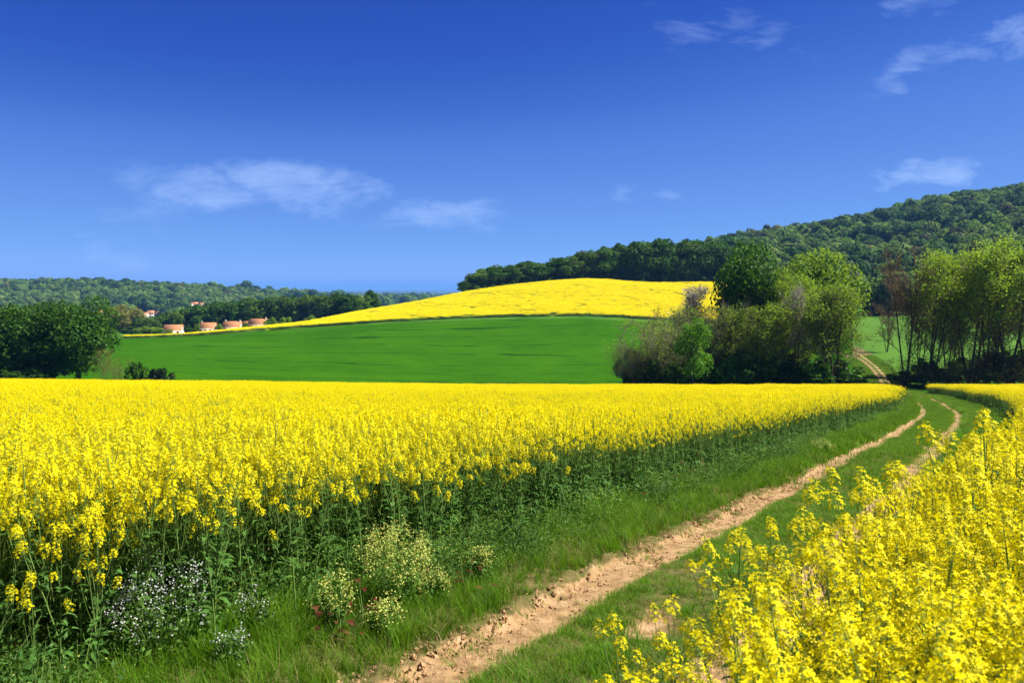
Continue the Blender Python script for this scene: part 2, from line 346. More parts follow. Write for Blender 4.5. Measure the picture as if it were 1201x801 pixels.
# ------------------------------------------------------------------ ground sheet
def ground():
    th = np.concatenate([np.arange(-180, -46, 6.), np.arange(-46, 46.01, .28), np.arange(50, 180, 6.)]); th = np.radians(th)
    r = .35 * 1.036 ** np.arange(0, 340); r = r[r < 52000]
    TH, RR = np.meshgrid(th, r); X = np.sin(TH) * RR; Y = np.cos(TH) * RR
    o, q = track(X.ravel(), Y.ravel()); o = o.reshape(X.shape)
    Z = H(X, Y) - .02 - .22 * (sstep(-2.4, -1.9, o) * (1 - sstep(1.3, 1.8, o)))
    n, m = X.shape; g = G(); i = np.arange(n - 1)[:, None] * m; j = np.arange(m)[None]; j2 = (j + 1) % m
    g.add(np.stack([X, Y, Z], -1).reshape(-1, 3), np.stack([i + j, i + j2, i + m + j2, i + m + j], -1).reshape(-1, 4))
    g.add([(0, 0, float(H(0, 0)) - .02)] , np.zeros((0, 4), int))
    c = g.n - 1; jj = np.arange(m); g.f.append((np.stack([(jj + 1) % m, jj, np.full(m, c)], 1), 0))
    mt, nd, l, out = nt('ground_soil_and_grass')
    geo = nd.new('ShaderNodeNewGeometry'); ln = nd.new('ShaderNodeVectorMath'); ln.operation = 'LENGTH'; l.new(geo.outputs['Position'], ln.inputs[0])
    def noise(sc, det=5):
        z = nd.new('ShaderNodeTexNoise'); z.inputs['Scale'].default_value = sc; z.inputs['Detail'].default_value = det; l.new(geo.outputs['Position'], z.inputs['Vector']); return z.outputs['Fac']
    def ramp(fac, *st):
        c = nd.new('ShaderNodeValToRGB')
        while len(c.color_ramp.elements) < len(st): c.color_ramp.elements.new(.5)
        for e, (p, col) in zip(c.color_ramp.elements, st): e.position = p; e.color = (*col, 1)
        l.new(fac, c.inputs[0]); return c.outputs[0]
    def mixc(f, a, b):
        x = nd.new('ShaderNodeMix'); x.data_type = 'RGBA'; l.new(f, x.inputs['Factor']); l.new(a, x.inputs[6]); l.new(b, x.inputs[7]); return x.outputs[2]
    def step(v, a, b):
        x = nd.new('ShaderNodeMapRange'); x.inputs['From Min'].default_value = a; x.inputs['From Max'].default_value = b; l.new(v, x.inputs['Value']); return x.outputs[0]
    near = ramp(noise(3), (.35, (.035, .045, .016)), (.65, (.075, .06, .032)))
    mid = ramp(noise(.09), (.35, (.035, .11, .012)), (.65, (.07, .16, .02)))
    vor = nd.new('ShaderNodeTexVoronoi'); vor.inputs['Scale'].default_value = .0016; l.new(geo.outputs['Position'], vor.inputs['Vector'])
    sx = nd.new('ShaderNodeSeparateColor'); l.new(vor.outputs['Color'], sx.inputs[0])
    farc = ramp(sx.outputs[0], (.0, (.035, .07, .02)), (.35, (.06, .10, .03)), (.6, (.09, .13, .04)), (.85, (.035, .06, .022)))
    farc2 = ramp(noise(.004, 6), (.4, (.03, .055, .02)), (.62, (.07, .11, .035)))
    x = nd.new('ShaderNodeMix'); x.data_type = 'RGBA'; x.inputs['Factor'].default_value = .5; l.new(farc, x.inputs[6]); l.new(farc2, x.inputs[7])
    c = mixc(step(ln.outputs['Value'], 105, 135), near, mid); c = mixc(step(ln.outputs['Value'], 500, 900), c, x.outputs[2])
    p = nd.new('ShaderNodeBsdfPrincipled'); p.inputs['Roughness'].default_value = 1; p.inputs['Specular IOR Level'].default_value = 0
    l.new(c, p.inputs['Base Color']); l.new(p.outputs[0], out.inputs[0])
    obj('ground', mesh_of('ground', g, mt, True), kind='structure', label='rolling farmland ground reaching to the flat blue horizon')
ground()

# ------------------------------------------------------------------ track strip with two bare ruts
def track_strip():
    n = np.concatenate([np.arange(-2.9, -1.6, .12), np.arange(-1.6, 1.5, .045), np.arange(1.5, 3.31, .12)])
    s = [9.0]
    while s[-1] < tt[-1] - 1:
        d = abs(s[-1] - 25); s.append(s[-1] + np.clip(.035 + .004 * max(d - 3, 0), .035, .5))
    s = np.array(s); cx = np.interp(s, ss, CL[:, 0]); cy = np.interp(s, ss, CL[:, 1]); nx = np.interp(s, ss, CN[:, 0]); ny = np.interp(s, ss, CN[:, 1])
    Nn, S = np.meshgrid(n, s); X = cx[:, None] + nx[:, None] * Nn; Y = cy[:, None] + ny[:, None] * Nn
    h, w = rut_profile(Nn, S); e = sstep(-2.9, -2.2, Nn) * (1 - sstep(1.5, 2.3, Nn))
    rg = np.random.default_rng(3)
    def vn(cell, amp):                         # value noise in track space
        gx = rg.normal(size=(int((s[-1] - s[0]) / cell) + 4, int(8 / cell) + 4)); a = (S - s[0]) / cell; b = (Nn + 3) / cell
        i, j = a.astype(int), b.astype(int); fa, fb = a - i, b - j; fa = fa * fa * (3 - 2 * fa); fb = fb * fb * (3 - 2 * fb)
        return amp * ((gx[i, j] * (1 - fa) + gx[i + 1, j] * fa) * (1 - fb) + (gx[i, j + 1] * (1 - fa) + gx[i + 1, j + 1] * fa) * fb)
    rough = vn(.6, .009) + vn(.16, .008) + vn(.07, .009)
    fade = 1 / (1 + np.abs(S - 25) / 30)
    edge = np.exp(-((Nn + 1.18) / .16) ** 2)
    Z = H(X, Y) + h * e + rough * (0.45 + .55 * w + 1.3 * edge) * fade + .012 + .24 * sstep(128, 138, Y)
    g = G(); a, b = X.shape; i = np.arange(a - 1)[:, None] * b; j = np.arange(b - 1)[None]
    g.add(np.stack([X, Y, Z], -1).reshape(-1, 3), np.stack([i + j, i + j + 1, i + b + j + 1, i + b + j], -1).reshape(-1, 4))
    mt, nd, l, out = nt('track_dirt_and_turf')
    at_ = nd.new('ShaderNodeAttribute'); at_.attribute_name = 'bare'
    geo = nd.new('ShaderNodeNewGeometry')
    def noise(sc, det=6):
        z = nd.new('ShaderNodeTexNoise'); z.inputs['Scale'].default_value = sc; z.inputs['Detail'].default_value = det; z.inputs['Roughness'].default_value = .65
        l.new(geo.outputs['Position'], z.inputs['Vector']); return z.outputs['Fac']
    def ramp(fac, *st):
        c = nd.new('ShaderNodeValToRGB')
        while len(c.color_ramp.elements) < len(st): c.color_ramp.elements.new(.5)
        for el, (p_, col) in zip(c.color_ramp.elements, st): el.position = p_; el.color = (*col, 1)
        l.new(fac, c.inputs[0]); return c.outputs[0]
    dirt = ramp(noise(7), (.28, (.17, .105, .048)), (.5, (.35, .215, .10)), (.72, (.50, .335, .18)))
    turf = ramp(noise(5), (.3, (.085, .085, .022)), (.7, (.20, .145, .06)))
    nf = noise(3.5); ad = nd.new('ShaderNodeMath'); ad.operation = 'MULTIPLY_ADD'; l.new(nf, ad.inputs[0]); ad.inputs[1].default_value = 1.3; ad.inputs[2].default_value = -.65
    a2 = nd.new('ShaderNodeMath'); a2.operation = 'ADD'; l.new(at_.outputs['Fac'], a2.inputs[0]); l.new(ad.outputs[0], a2.inputs[1])
    mr = nd.new('ShaderNodeMapRange'); mr.inputs['From Min'].default_value = .28; mr.inputs['From Max'].default_value = .52; l.new(a2.outputs[0], mr.inputs['Value'])
    x = nd.new('ShaderNodeMix'); x.data_type = 'RGBA'; l.new(mr.outputs[0], x.inputs['Factor']); l.new(turf, x.inputs[6]); l.new(dirt, x.inputs[7])
    p = nd.new('ShaderNodeBsdfPrincipled'); p.inputs['Roughness'].default_value = .95; p.inputs['Specular IOR Level'].default_value = .1
    l.new(x.outputs[2], p.inputs['Base Color'])
    bp = nd.new('ShaderNodeBump'); bp.inputs['Strength'].default_value = .9; bp.inputs['Distance'].default_value = .03; l.new(noise(34, 8), bp.inputs['Height']); l.new(bp.outputs[0], p.inputs['Normal'])
    l.new(p.outputs[0], out.inputs[0])
    me = mesh_of('dirt_track', g, mt, True)
    far = sstep(146, 158, S) * (.15 + .9 * np.exp(-((np.abs(Nn - .05) - .66) / .36) ** 4))
    A = me.attributes.new('bare', 'FLOAT', 'POINT'); A.data.foreach_set('value', np.maximum(w * e, far).astype(np.float32).ravel())
    obj('dirt_track', me, kind='structure', label='rutted sandy farm track with a grass strip between its wheel ruts')
track_strip()

# ------------------------------------------------------------------ scatter with geometry nodes (for what nobody could count)
def scatter(name, P, rot, scl, idx, temps, label, kind='stuff'):
    lib = bpy.data.collections.new('stock_' + name)
    for k, me in enumerate(temps): lib.objects.link(bpy.data.objects.new('%s_%02d' % (name, k), me))
    me = bpy.data.meshes.new(name); n = len(P); me.vertices.add(n); me.vertices.foreach_set('co', np.asarray(P, np.float32).ravel())
    a = me.attributes.new('rot', 'FLOAT_VECTOR', 'POINT'); a.data.foreach_set('vector', np.asarray(rot, np.float32).ravel())
    s = np.asarray(scl, np.float32); s = np.repeat(s[:, None], 3, 1) if s.ndim == 1 else s
    a = me.attributes.new('scl', 'FLOAT_VECTOR', 'POINT'); a.data.foreach_set('vector', s.ravel())
    a = me.attributes.new('idx', 'INT', 'POINT'); a.data.foreach_set('value', np.asarray(idx, np.int32))
    ng = bpy.data.node_groups.new(name, 'GeometryNodeTree')
    ng.interface.new_socket('Geometry', in_out='INPUT', socket_type='NodeSocketGeometry'); ng.interface.new_socket('Geometry', in_out='OUTPUT', socket_type='NodeSocketGeometry')
    N, L = ng.nodes, ng.links
    gi, go = N.new('NodeGroupInput'), N.new('NodeGroupOutput'); ci = N.new('GeometryNodeCollectionInfo'); ci.inputs['Collection'].default_value = lib
    ci.inputs['Separate Children'].default_value = True; ci.inputs['Reset Children'].default_value = True
    ip = N.new('GeometryNodeInstanceOnPoints'); ip.inputs['Pick Instance'].default_value = True
    def attr(nm, ty): x = N.new('GeometryNodeInputNamedAttribute'); x.data_type = ty; x.inputs['Name'].default_value = nm; return x.outputs['Attribute']
    e2r = N.new('FunctionNodeEulerToRotation')
    L.new(attr('rot', 'FLOAT_VECTOR'), e2r.inputs[0]); L.new(e2r.outputs[0], ip.inputs['Rotation'])
    L.new(attr('scl', 'FLOAT_VECTOR'), ip.inputs['Scale']); L.new(attr('idx', 'INT'), ip.inputs['Instance Index'])
    L.new(gi.outputs[0], ip.inputs['Points']); L.new(ci.outputs[0], ip.inputs['Instance']); L.new(ip.outputs[0], go.inputs[0])
    o = obj(name, me, kind=kind, label=label); md = o.modifiers.new('scatter', 'NODES'); md.node_group = ng
    return o

# ------------------------------------------------------------------ rapeseed plants
def flower(g, c, nrm, s, rng, m):
    nrm = unit(np.asarray(nrm, float)); t = unit(np.cross(nrm, rng.normal(size=3))); b = np.cross(nrm, t)
    qs = []
    for k in range(4):
        a = k * np.pi / 2 + rng.normal() * .12; d = t * math.cos(a) + b * math.sin(a); e = np.cross(nrm, d); cup = rng.uniform(.05, .4)
        qs.append([c, c + d * s * .55 + e * s * .30 + nrm * s * cup * .6, c + d * s + e * s * .20 + nrm * s * cup * .5, c + d * s - e * s * .20 + nrm * s * cup * .5, c + d * s * .55 - e * s * .30 + nrm * s * cup * .6])
    g.quads(np.array(qs), m)
def raceme(rng, lod, L=.085):
    """one flower head, its foot at the origin, growing along z"""
    g = G()
    if lod == 0:
        nf = rng.integers(19, 27)
        for k in range(nf):
            t = (k + rng.random() * .5) / nf; z = L * (.05 + .85 * t); r = (.031 * (1 - .62 * t) + .004) * rng.uniform(.8, 1.2); a = k * 2.4 + rng.normal() * .3
            o = np.array([math.cos(a), math.sin(a), .0]); c = o * r + np.array([0, 0, z + r * .5])
            tube(g, [(0, 0, z), o * r * .6 + np.array([0, 0, z + r * .25]), c], .0007, 3, 1)
            flower(g, c, o * (.9 - .5 * t) + np.array([0, 0, .55 + .5 * t]) + rng.normal(size=3) * .25, rng.uniform(.0090, .0120), rng, 0)
        C = rng.normal(size=(9, 3)) * .0045 + [0, 0, L]; leafquads(g, C, rng.normal(size=(9, 3)), .008, .6, rng, 2)
        leafquads(g, C, rng.normal(size=(9, 3)), .008, .6, rng, 2)
        tube(g, [(0, 0, -.01), (0, 0, L)], [.0016, .001], 3, 1)
    else:
        n = 18 if lod == 1 else 9; s = .017 if lod == 1 else .031; L = L * (.72 if lod == 1 else .9)
        t = rng.random(n); r = .036 * (1 - .5 * t) * np.sqrt(rng.random(n)); a = rng.random(n) * 6.28
        C = np.stack([np.cos(a) * r, np.sin(a) * r, L * (.1 + .9 * t)], 1)
        N = np.stack([np.cos(a) * .7, np.sin(a) * .7, .3 + .7 * t], 1) + rng.normal(size=(n, 3)) * .5
        leafquads(g, C, N, s, .85, rng, 0, .05)
    return g
def leafblade(g, base, ang, L, w, rise, droop, rng, m=0, wave=.12):
    k = 6; t = np.linspace(0, 1, k); d = np.array([math.cos(ang), math.sin(ang), 0]); e = np.array([-d[1], d[0], 0])
    mid = np.asarray(base)[None] + d[None] * (L * t * (1 - .2 * droop * t))[:, None]; mid[:, 2] += L * (rise * t - droop * t * t)
    wd = w * np.sin(np.pi * np.clip(t * .93 + .05, 0, 1)) ** .75 * (1 + wave * rng.normal(size=k)); wd[-1] = w * .05
    lf = mid + e[None] * wd[:, None] * .5; rt = mid - e[None] * wd[:, None] * .5; lf[:, 2] += wd * .18; rt[:, 2] += wd * .18
    v = np.concatenate([lf, mid, rt]); i = np.arange(k - 1)
    g.add(v, np.concatenate([np.stack([i, i + 1, k + i + 1, k + i], 1), np.stack([k + i, k + i + 1, 2 * k + i + 1, 2 * k + i], 1)]), m)
def rape_plant(rng, Hh, lod, edge=False):
    stem, leaves, heads = G(), [], []
    sides = 5 if lod == 0 else 3; r0 = .007 if lod == 0 else .008
    lean = rng.normal(size=2) * .05; t = np.linspace(0, 1, 6)
    ax = np.stack([lean[0] * t ** 1.5 * Hh + .008 * np.sin(t * 7), lean[1] * t ** 1.5 * Hh, t * (Hh - .08)], 1)
    tube(stem, ax, np.linspace(r0, .0028, 6), sides)
    def head(p, d, L):
        h = raceme(rng, lod, L); d = unit(d); x = unit(np.cross([0, 1, .1], d)); y = np.cross(d, x); Rm = np.stack([x, y, d], 1)
        for i in range(len(h.v)): h.v[i] = h.v[i] @ Rm.T + p
        heads.append(h)
    head(ax[-1], ax[-1] - ax[-2], rng.uniform(.10, .14))
    nb = rng.integers(4, 7) if edge else rng.integers(8, 13) if lod < 2 else 4; a0 = rng.random() * 6.28
    for k in range(nb):
        f = .38 + .50 * k / nb + rng.uniform(0, .05); a = a0 + k * 2.4; b = np.array([np.interp(f, t, ax[:, i]) for i in range(3)])
        top = Hh * (rng.uniform(.86, .985) if rng.random() < (.80 if edge else .75) else rng.uniform(.60 if edge else .68, .84)) - .07; dz = max(top - b[2], .12); out = dz * rng.uniform(.30, .5)
        d = np.array([math.cos(a), math.sin(a), 0]); u = np.linspace(0, 1, 4)
        br = b[None] + d[None] * (out * u ** .75)[:, None]; br[:, 2] = b[2] + dz * u ** 1.15
        tube(stem, br, np.linspace(.0032, .0018, 4) if lod == 0 else .003, 4 if lod == 0 else 3)
        head(br[-1], br[-1] - br[-2] + rng.normal(size=3) * .01, rng.uniform(.07, .125))
        lg = G(); leafblade(lg, b, a + .2, rng.uniform(.07, .12), rng.uniform(.018, .03), .55, .5, rng); leaves.append(lg)
    for k in range(rng.integers(11, 15) if edge else rng.integers(5, 8) if lod < 2 else 3):
        f = rng.uniform(.06, .78 if edge else .5); b = np.array([np.interp(f, t, ax[:, i]) for i in range(3)])
        lg = G(); leafblade(lg, b, rng.random() * 6.28, rng.uniform(.14, .26) * (1.1 - f), rng.uniform(.022, .045) if edge else rng.uniform(.045, .08), rng.uniform(.4, .9), rng.uniform(.4, .8), rng, 0, .2); leaves.append(lg)
    return stem, leaves, heads
RMATS = [M['petal'], M['stem'], M['bud'], M['rleaf']]
def joined(parts):
    s, lv, hd = parts; g = G(); g.merge(s, 1)
    for x in lv: g.merge(x, 3)
    for x in hd: g.merge(x)
    return g
rr = np.random.default_rng(5)
PLANTS = [rape_plant(rr, rr.uniform(1.16, 1.34), 0, _ > 6) for _ in range(10)]       # 7-9: leafy plants of the crop's edge
TEMPS = [mesh_of('rape_plant', joined(p), RMATS) for p in PLANTS]
TEMPS += [mesh_of('rape_plant', joined(rape_plant(rr, rr.uniform(1.14, 1.34), 1, _ > 5)), RMATS) for _ in range(9)]
for _ in range(3):                                          # a metre of crop for the far part
    g = G()
    for k in range(30): g.merge(joined(rape_plant(rr, rr.uniform(1.10, 1.34), 2)), None, (rr.uniform(-.6, .6), rr.uniform(-.6, .6), 0), 1, rr.random() * 6.28)
    TEMPS.append(mesh_of('rape_crop', g, RMATS))

def tram_gap(X, Y, side):
    """the sprayer's wheel lines through the crop"""
    path = np.array([(-70, 86), (-20, 84.5), (12, 84), (21, 82.5), (24.5, 78), (24, 70), (20, 60), (16, 51)] if side < 0 else [(42, 72), (50, 80), (62, 83), (90, 84), (140, 84)], float)
    d = np.full(len(X), 9e9)
    for a, b in zip(path[:-1], path[1:]):
        v = b - a; t = np.clip(((X - a[0]) * v[0] + (Y - a[1]) * v[1]) / (v @ v), 0, 1); d = np.minimum(d, np.hypot(X - a[0] - t * v[0], Y - a[1] - t * v[1]))
    return (d < .55)
def redge(q): return 1.50 + .66 * sstep(26.0, 33, q) + .75 * sstep(33, 47, q)
def field_points(side):
    pts = []
    for lo, hi, dens, k in ((.0, 9, 42 if side < 0 else 58, 0), (9, 36, 48, 1), (36, 125, 2.5, 2)):
        x0, x1 = (-95, 62) if side < 0 else (-6, 150)
        if hi < 40: x0, x1 = max(x0, -hi), min(x1, hi)
        y0, y1 = -4, min(hi, 112)
        n = int((x1 - x0) * (y1 - y0) * dens); X = RG.uniform(x0, x1, n); Y = RG.uniform(y0, y1, n); D = np.hypot(X, Y)
        keep = (D >= lo) & (D < hi) & (np.abs(X) < np.maximum(Y, 0) * .80 + 4)
        X, Y = X[keep], Y[keep]; o, q = track(X, Y)
        jit = RG.normal(size=len(X)) * .12 + .10 * wob(q * .7, 1)
        if side < 0: ok = (o < -2.08 + jit - (.45 if k == 2 else 0)) & (Y < 104 + 2 * np.sin(X * .1) - .02 * np.maximum(-X, 0))
        else: ok = (o > redge(q) + jit + (.35 if k == 2 else 0)) & (Y < 103 + 1.5 * np.sin(X * .15)) & (np.hypot(X, Y) > .85) & ~((np.abs(X) < .25 + .1 * Y) & (Y > 0) & (Y < 1.3))
        ok &= ~tram_gap(X, Y, side)
        X, Y, o = X[ok], Y[ok], o[ok]
        idx = RG.integers(0, 7, len(X)) if k == 0 else RG.integers(10, 16, len(X)) if k == 1 else RG.integers(19, 22, len(X))
        if side < 0 and k < 2:
            ed = -o - 2.15 < np.where(RG.random(len(X)) < .6, .95, .25); idx = np.where(ed, RG.integers(7, 10, len(X)) + 9 * k, idx)
        pts.append(np.stack([X, Y, o, idx, np.full(len(X), k)], 1))
    return np.concatenate(pts)
FL, FR = field_points(-1), field_points(1)
def finish_field(A, side):
    z, _, _ = HT(A[:, 0], A[:, 1]); n = len(A)
    patch = .06 * np.sin(A[:, 0] * .21 + 1) * np.sin(A[:, 1] * .17) + .04 * np.sin(A[:, 0] * .9) * np.sin(A[:, 1] * .75 + 2)
    s = 1 + patch + RG.normal(size=n) * np.where(A[:, 4] < 2, .075, .03)
    edge = (-A[:, 2] - 2.15) if side < 0 else A[:, 2] - redge(track(A[:, 0], A[:, 1])[1])
    lowedge = .42 * (1 - sstep(3.6, 5.0, A[:, 1])) if side < 0 else 0
    s *= 1 - (.12 + lowedge) * np.exp(-np.maximum(edge, 0) / np.where(lowedge > .05, .55, .25)) * (A[:, 4] < 2)
    if side > 0: s = np.where(np.hypot(A[:, 0], A[:, 1]) < 2.8, np.clip(s, .88, 1.06), s)
    if side > 0: s = np.where((RG.random(n) < .03) & (A[:, 4] < 2) & (A[:, 1] > 2.6), s * 1.12, s)
    rot = np.stack([RG.normal(size=n) * .05, RG.normal(size=n) * .05, RG.random(n) * 6.28], 1)
    far = A[:, 4] == 2; rot[far, 0] = -.1; rot[far, 1] = 0; rot[far, 2] = 0
    return np.stack([A[:, 0], A[:, 1], z - .01], 1), rot, s
# the plants that show largest in the photograph become things of their own
def split_near(A, quota):
    X, Y = A[:, 0], A[:, 1]; D = np.hypot(X, Y); px = CX + F * X / np.maximum(Y, .1)
    ok = (A[:, 4] == 0) & (Y > .7) & (px > -40) & (px < 1240)
    i = np.nonzero(ok)[0]; i = i[np.argsort(D[i])][:quota]; m = np.zeros(len(A), bool); m[i] = True; return m
PARTS = []
for (s, lv, hd) in PLANTS:
    PARTS.append((mesh_of('stem', s, M['stem'], True), [mesh_of('leaf', x, M['rleaf'], True) for x in lv], [mesh_of('flower_head', x, RMATS) for x in hd]))
def plant_thing(k, loc, rot, s, label, group):
    t = thing('rapeseed_plant', label, 'rapeseed plant', loc, 0, (s, s, s), group); t.rotation_euler = rot
    st, lv, hd = PARTS[k]
    obj('stem', st, t)
    for x in lv: obj('leaf', x, t)
    for x in hd: obj('flower_head', x, t)
for side, A, quota, label, group in ((-1, FL, 120, 'yellow flowering rapeseed plant at the dark stemmed edge of the field across the ruts', 'rapeseed plants along the near edge of the large field'),
                                     (1, FR, 172, 'yellow flowering rapeseed plant seen from above in the thick crop beside the track', 'rapeseed plants crowding the near side of the track')):
    P, rot, s = finish_field(A, side); m = split_near(A, quota)
    for i in np.nonzero(m)[0]: plant_thing(int(A[i, 3]), P[i], rot[i], s[i], label, group)
    k = ~m
    if side < 0: scatter('rapeseed_crop', P[k], rot[k], s[k], A[k, 3], TEMPS, 'wide field of rapeseed in full yellow flower beyond the track')
    else: scatter('rapeseed_crop', P[k], rot[k], s[k], A[k, 3], TEMPS, 'rapeseed in full yellow flower on the near side of the track')
# solitary plants that stand out against the track
for px, row, Y, lab in ((868, 612, 3.9, 'tall rapeseed plant with loose yellow heads standing alone over the grass strip'),
                        (752, 708, 3.0, 'small lone rapeseed plant with three sparse heads before the bare wheel rut'),
                        (800, 700, 3.1, 'thin lone rapeseed plant between the small sparse one and the thick crop'),
                        (1048, 538, 4.3, 'tall rapeseed plant whose heads rise in front of the far wheel rut'),
                        (1152, 478, 4.2, 'tallest rapeseed plant rising clear above the thick crop by the track'),
                        (905, 640, 3.6, 'rapeseed plant leaning out beside the tall lone one over the grass strip')):
    X = (px - CX) / F * Y; z = float(HT([X], [Y])[0][0]); top = -(row - HZ) / F * Y; k = int(RG.integers(0, 7))
    hh = max(v[:, 2].max() for p in PLANTS[k][2] for v in p.v)
    plant_thing(k, (X, Y, z), (.02, -.04, RG.random() * 6), (top - z) / hh, lab, None)

# ------------------------------------------------------------------ grass
def tuft(rng, n, h, spread, w, lean, m=0):
    g = G(); b = rng.normal(size=(n, 2)) * spread; hh = h * rng.uniform(.55, 1.1, n); a = rng.random(n) * 6.28; ln = lean * rng.uniform(.2, 1.2, n)
    d = np.stack([np.cos(a), np.sin(a)], 1); e = np.stack([-d[:, 1], d[:, 0]], 1); ws = w * rng.uniform(.7, 1.3, n)
    ts = [0, .4, .75, 1.0]; L, Rr = [], []
    for t in ts:
        c = np.concatenate([b + d * (ln * hh * t * t)[:, None], (hh * (t - .35 * ln * t * t))[:, None]], 1)
        k = (ws * (1 - t * .92) * .5)[:, None] * np.concatenate([e, np.zeros((n, 1))], 1); L.append(c + k); Rr.append(c - k)
    v = np.stack(L + Rr, 1).reshape(-1, 3); i = np.arange(n)[:, None] * 8
    f = np.concatenate([i + np.array([[j, j + 1, j + 5, j + 4]]) for j in range(3)])
    g.add(v, f, m); return g
rg = np.random.default_rng(21)
GT = [mesh_of('grass_tuft', tuft(rg, 26, .30, .035, .006, .75), M['grass']) for _ in range(3)]                 # 0-2 tall
GT += [mesh_of('grass_tuft', tuft(rg, 26, .085, .035, .0045, .9), M['grass']) for _ in range(3)]                # 3-5 short turf
GT += [mesh_of('grass_tuft', tuft(rg, 60, .10, .14, .012, .9), M['grass']) for _ in range(2)]                   # 6-7 wide, short
GT += [mesh_of('grass_tuft', tuft(rg, 60, .28, .14, .014, .8), M['grass']) for _ in range(2)]                   # 8-9 wide, tall
gd = tuft(rg, 18, .10, .04, .004, 1.1, 0); GT += [mesh_of('dry_tuft', gd, M['dry'])]                            # 10 dry
gb = G()
for k in range(7): leafblade(gb, (0, 0, .01), k * .9 + rg.normal() * .2, rg.uniform(.07, .16), rg.uniform(.035, .06), .5, .6, rg, 0, .2)
GT += [mesh_of('broad_weed', gb, M['rleaf'])]                                                                  # 11 broad leaves
def grass():
    P, S, I = [], [], []
    def put(s0, s1, n0, n1, count, pick, smin, smax, bare=.45, patch=0.0):
        s = RG.uniform(s0, s1, count); n = RG.uniform(n0, n1, count)
        X = np.interp(s, ss, CL[:, 0]) + np.interp(s, ss, CN[:, 0]) * n; Y = np.interp(s, ss, CL[:, 1]) + np.interp(s, ss, CN[:, 1]) * n
        h, w = rut_profile(n, s); pn = .5 + .35 * np.sin(s * 1.7 + n * 2) * np.sin(n * 3.1 + s * .6) + .25 * np.sin(s * 5.1) * np.sin(n * 6)
        k = (w < bare + RG.normal(size=count) * .12) & (pn > patch - .4 + RG.random(count) * .5) & (np.hypot(X, Y) > .7)
        X, Y = X[k], Y[k]; z = HT(X, Y)[0] + .22 * sstep(128, 138, Y); P.append(np.stack([X, Y, z], 1)); sc = RG.uniform(smin, smax, k.sum()) * (1 + .75 * (pn[k] - .5)); S.append(sc); I.append(RG.choice(pick, k.sum()))
    a = 22.0                      # the camera stands near s = 24 along the track
    # left verge: tall at the crop, lower at the bank
    put(a, 38, -2.75, -1.85, 4200, [0, 1, 2], .55, 1.15); put(a, 38, -1.95, -1.22, 4200, [0, 1, 2, 3, 4], .45, .85, .5)
    put(a, 38, -2.6, -1.2, 900, [10], .7, 1.9); put(a, 40, -2.9, -1.7, 500, [11], .6, 1.6); put(a, 38, -2.7, -1.3, 900, [10, 3, 4], .8, 1.7)
    put(38, 80, -2.7, -1.25, 5200, [8, 9], .55, 1.0); put(80, 160, -2.8, -1.25, 4200, [8, 9], .7, 1.2)
    # middle strip
    put(a, 38, -.56, .60, 7500, [3, 4, 5], .6, 1.25, .5, .12); put(a, 45, -.55, .56, 900, [10], .5, 1.2, .6); put(a, 36, -.5, .5, 220, [11], .3, .7, .5)
    put(38, 80, -.58, .62, 4200, [6, 7], .55, .95, .5, .1); put(80, 165, -.6, .62, 3400, [6, 7], .7, 1.1)
    # right verge and thin growth in the ruts
    put(a, 40, 1.02, 2.8, 7500, [3, 4, 5, 0], .5, 1.0, .5); put(38, 90, 1.05, 3.1, 6200, [6, 7, 8], .6, 1.0); put(90, 165, 1.1, 3.2, 3400, [8, 9], .6, 1.0)
    put(a, 40, -1.2, -.5, 420, [3, 10, 5], .3, .9, 2); put(a, 38, -1.3, -.95, 700, [3, 10, 4], .5, 1.2, .9); put(a, 38, -.75, -.45, 700, [3, 4, 5], .5, 1.1, .8); put(a, 40, .5, 1.1, 420, [3, 10, 5], .4, .8, 2)
    put(146, 232, -2.9, -.85, 3600, [8, 9], .55, 1.0, 2); put(146, 232, .95, 3.3, 3600, [8, 9], .55, 1.0, 2); put(146, 232, -.32, .42, 900, [6, 7], .7, 1.2, 2)
    P = np.concatenate(P); S = np.concatenate(S); I = np.concatenate(I); n = len(P)
    rot = np.stack([RG.normal(size=n) * .1, RG.normal(size=n) * .1, RG.random(n) * 6.28], 1)
    scatter('grass', P, rot, S, I, GT, 'green grass on the track verges and on the strip between the ruts')
grass()
def clods():
    T = []
    for k in range(4):
        bm = __import__('bmesh').new(); __import__('bmesh').ops.create_icosphere(bm, subdivisions=2, radius=1)
        for v in bm.verts: v.co *= 1 + .28 * rg.normal(); v.co.z *= .6
        me = bpy.data.meshes.new('clod'); bm.to_mesh(me); bm.free(); me.materials.append(M['soilclod']); T.append(me)
    s = np.concatenate([RG.uniform(22, 40, 1600), RG.uniform(22, 44, 5200), RG.uniform(22, 44, 1500)])
    n = np.concatenate([RG.normal(-1.12, .08, 1600), RG.normal(-.86, .19, 5200), RG.normal(.85, .2, 1500)])
    X = np.interp(s, ss, CL[:, 0]) + np.interp(s, ss, CN[:, 0]) * n; Y = np.interp(s, ss, CL[:, 1]) + np.interp(s, ss, CN[:, 1]) * n
    z = HT(X, Y)[0]; c = len(s); sc = .003 + .013 * RG.random(c) ** 3; sc[:1600] += .014 * RG.random(1600) ** 2
    scatter('soil_rubble', np.stack([X, Y, z + .012], 1), RG.random((c, 3)) * 6, sc, RG.integers(0, 4, c), T, 'dry sandy clods and small stones in the wheel ruts')
clods()

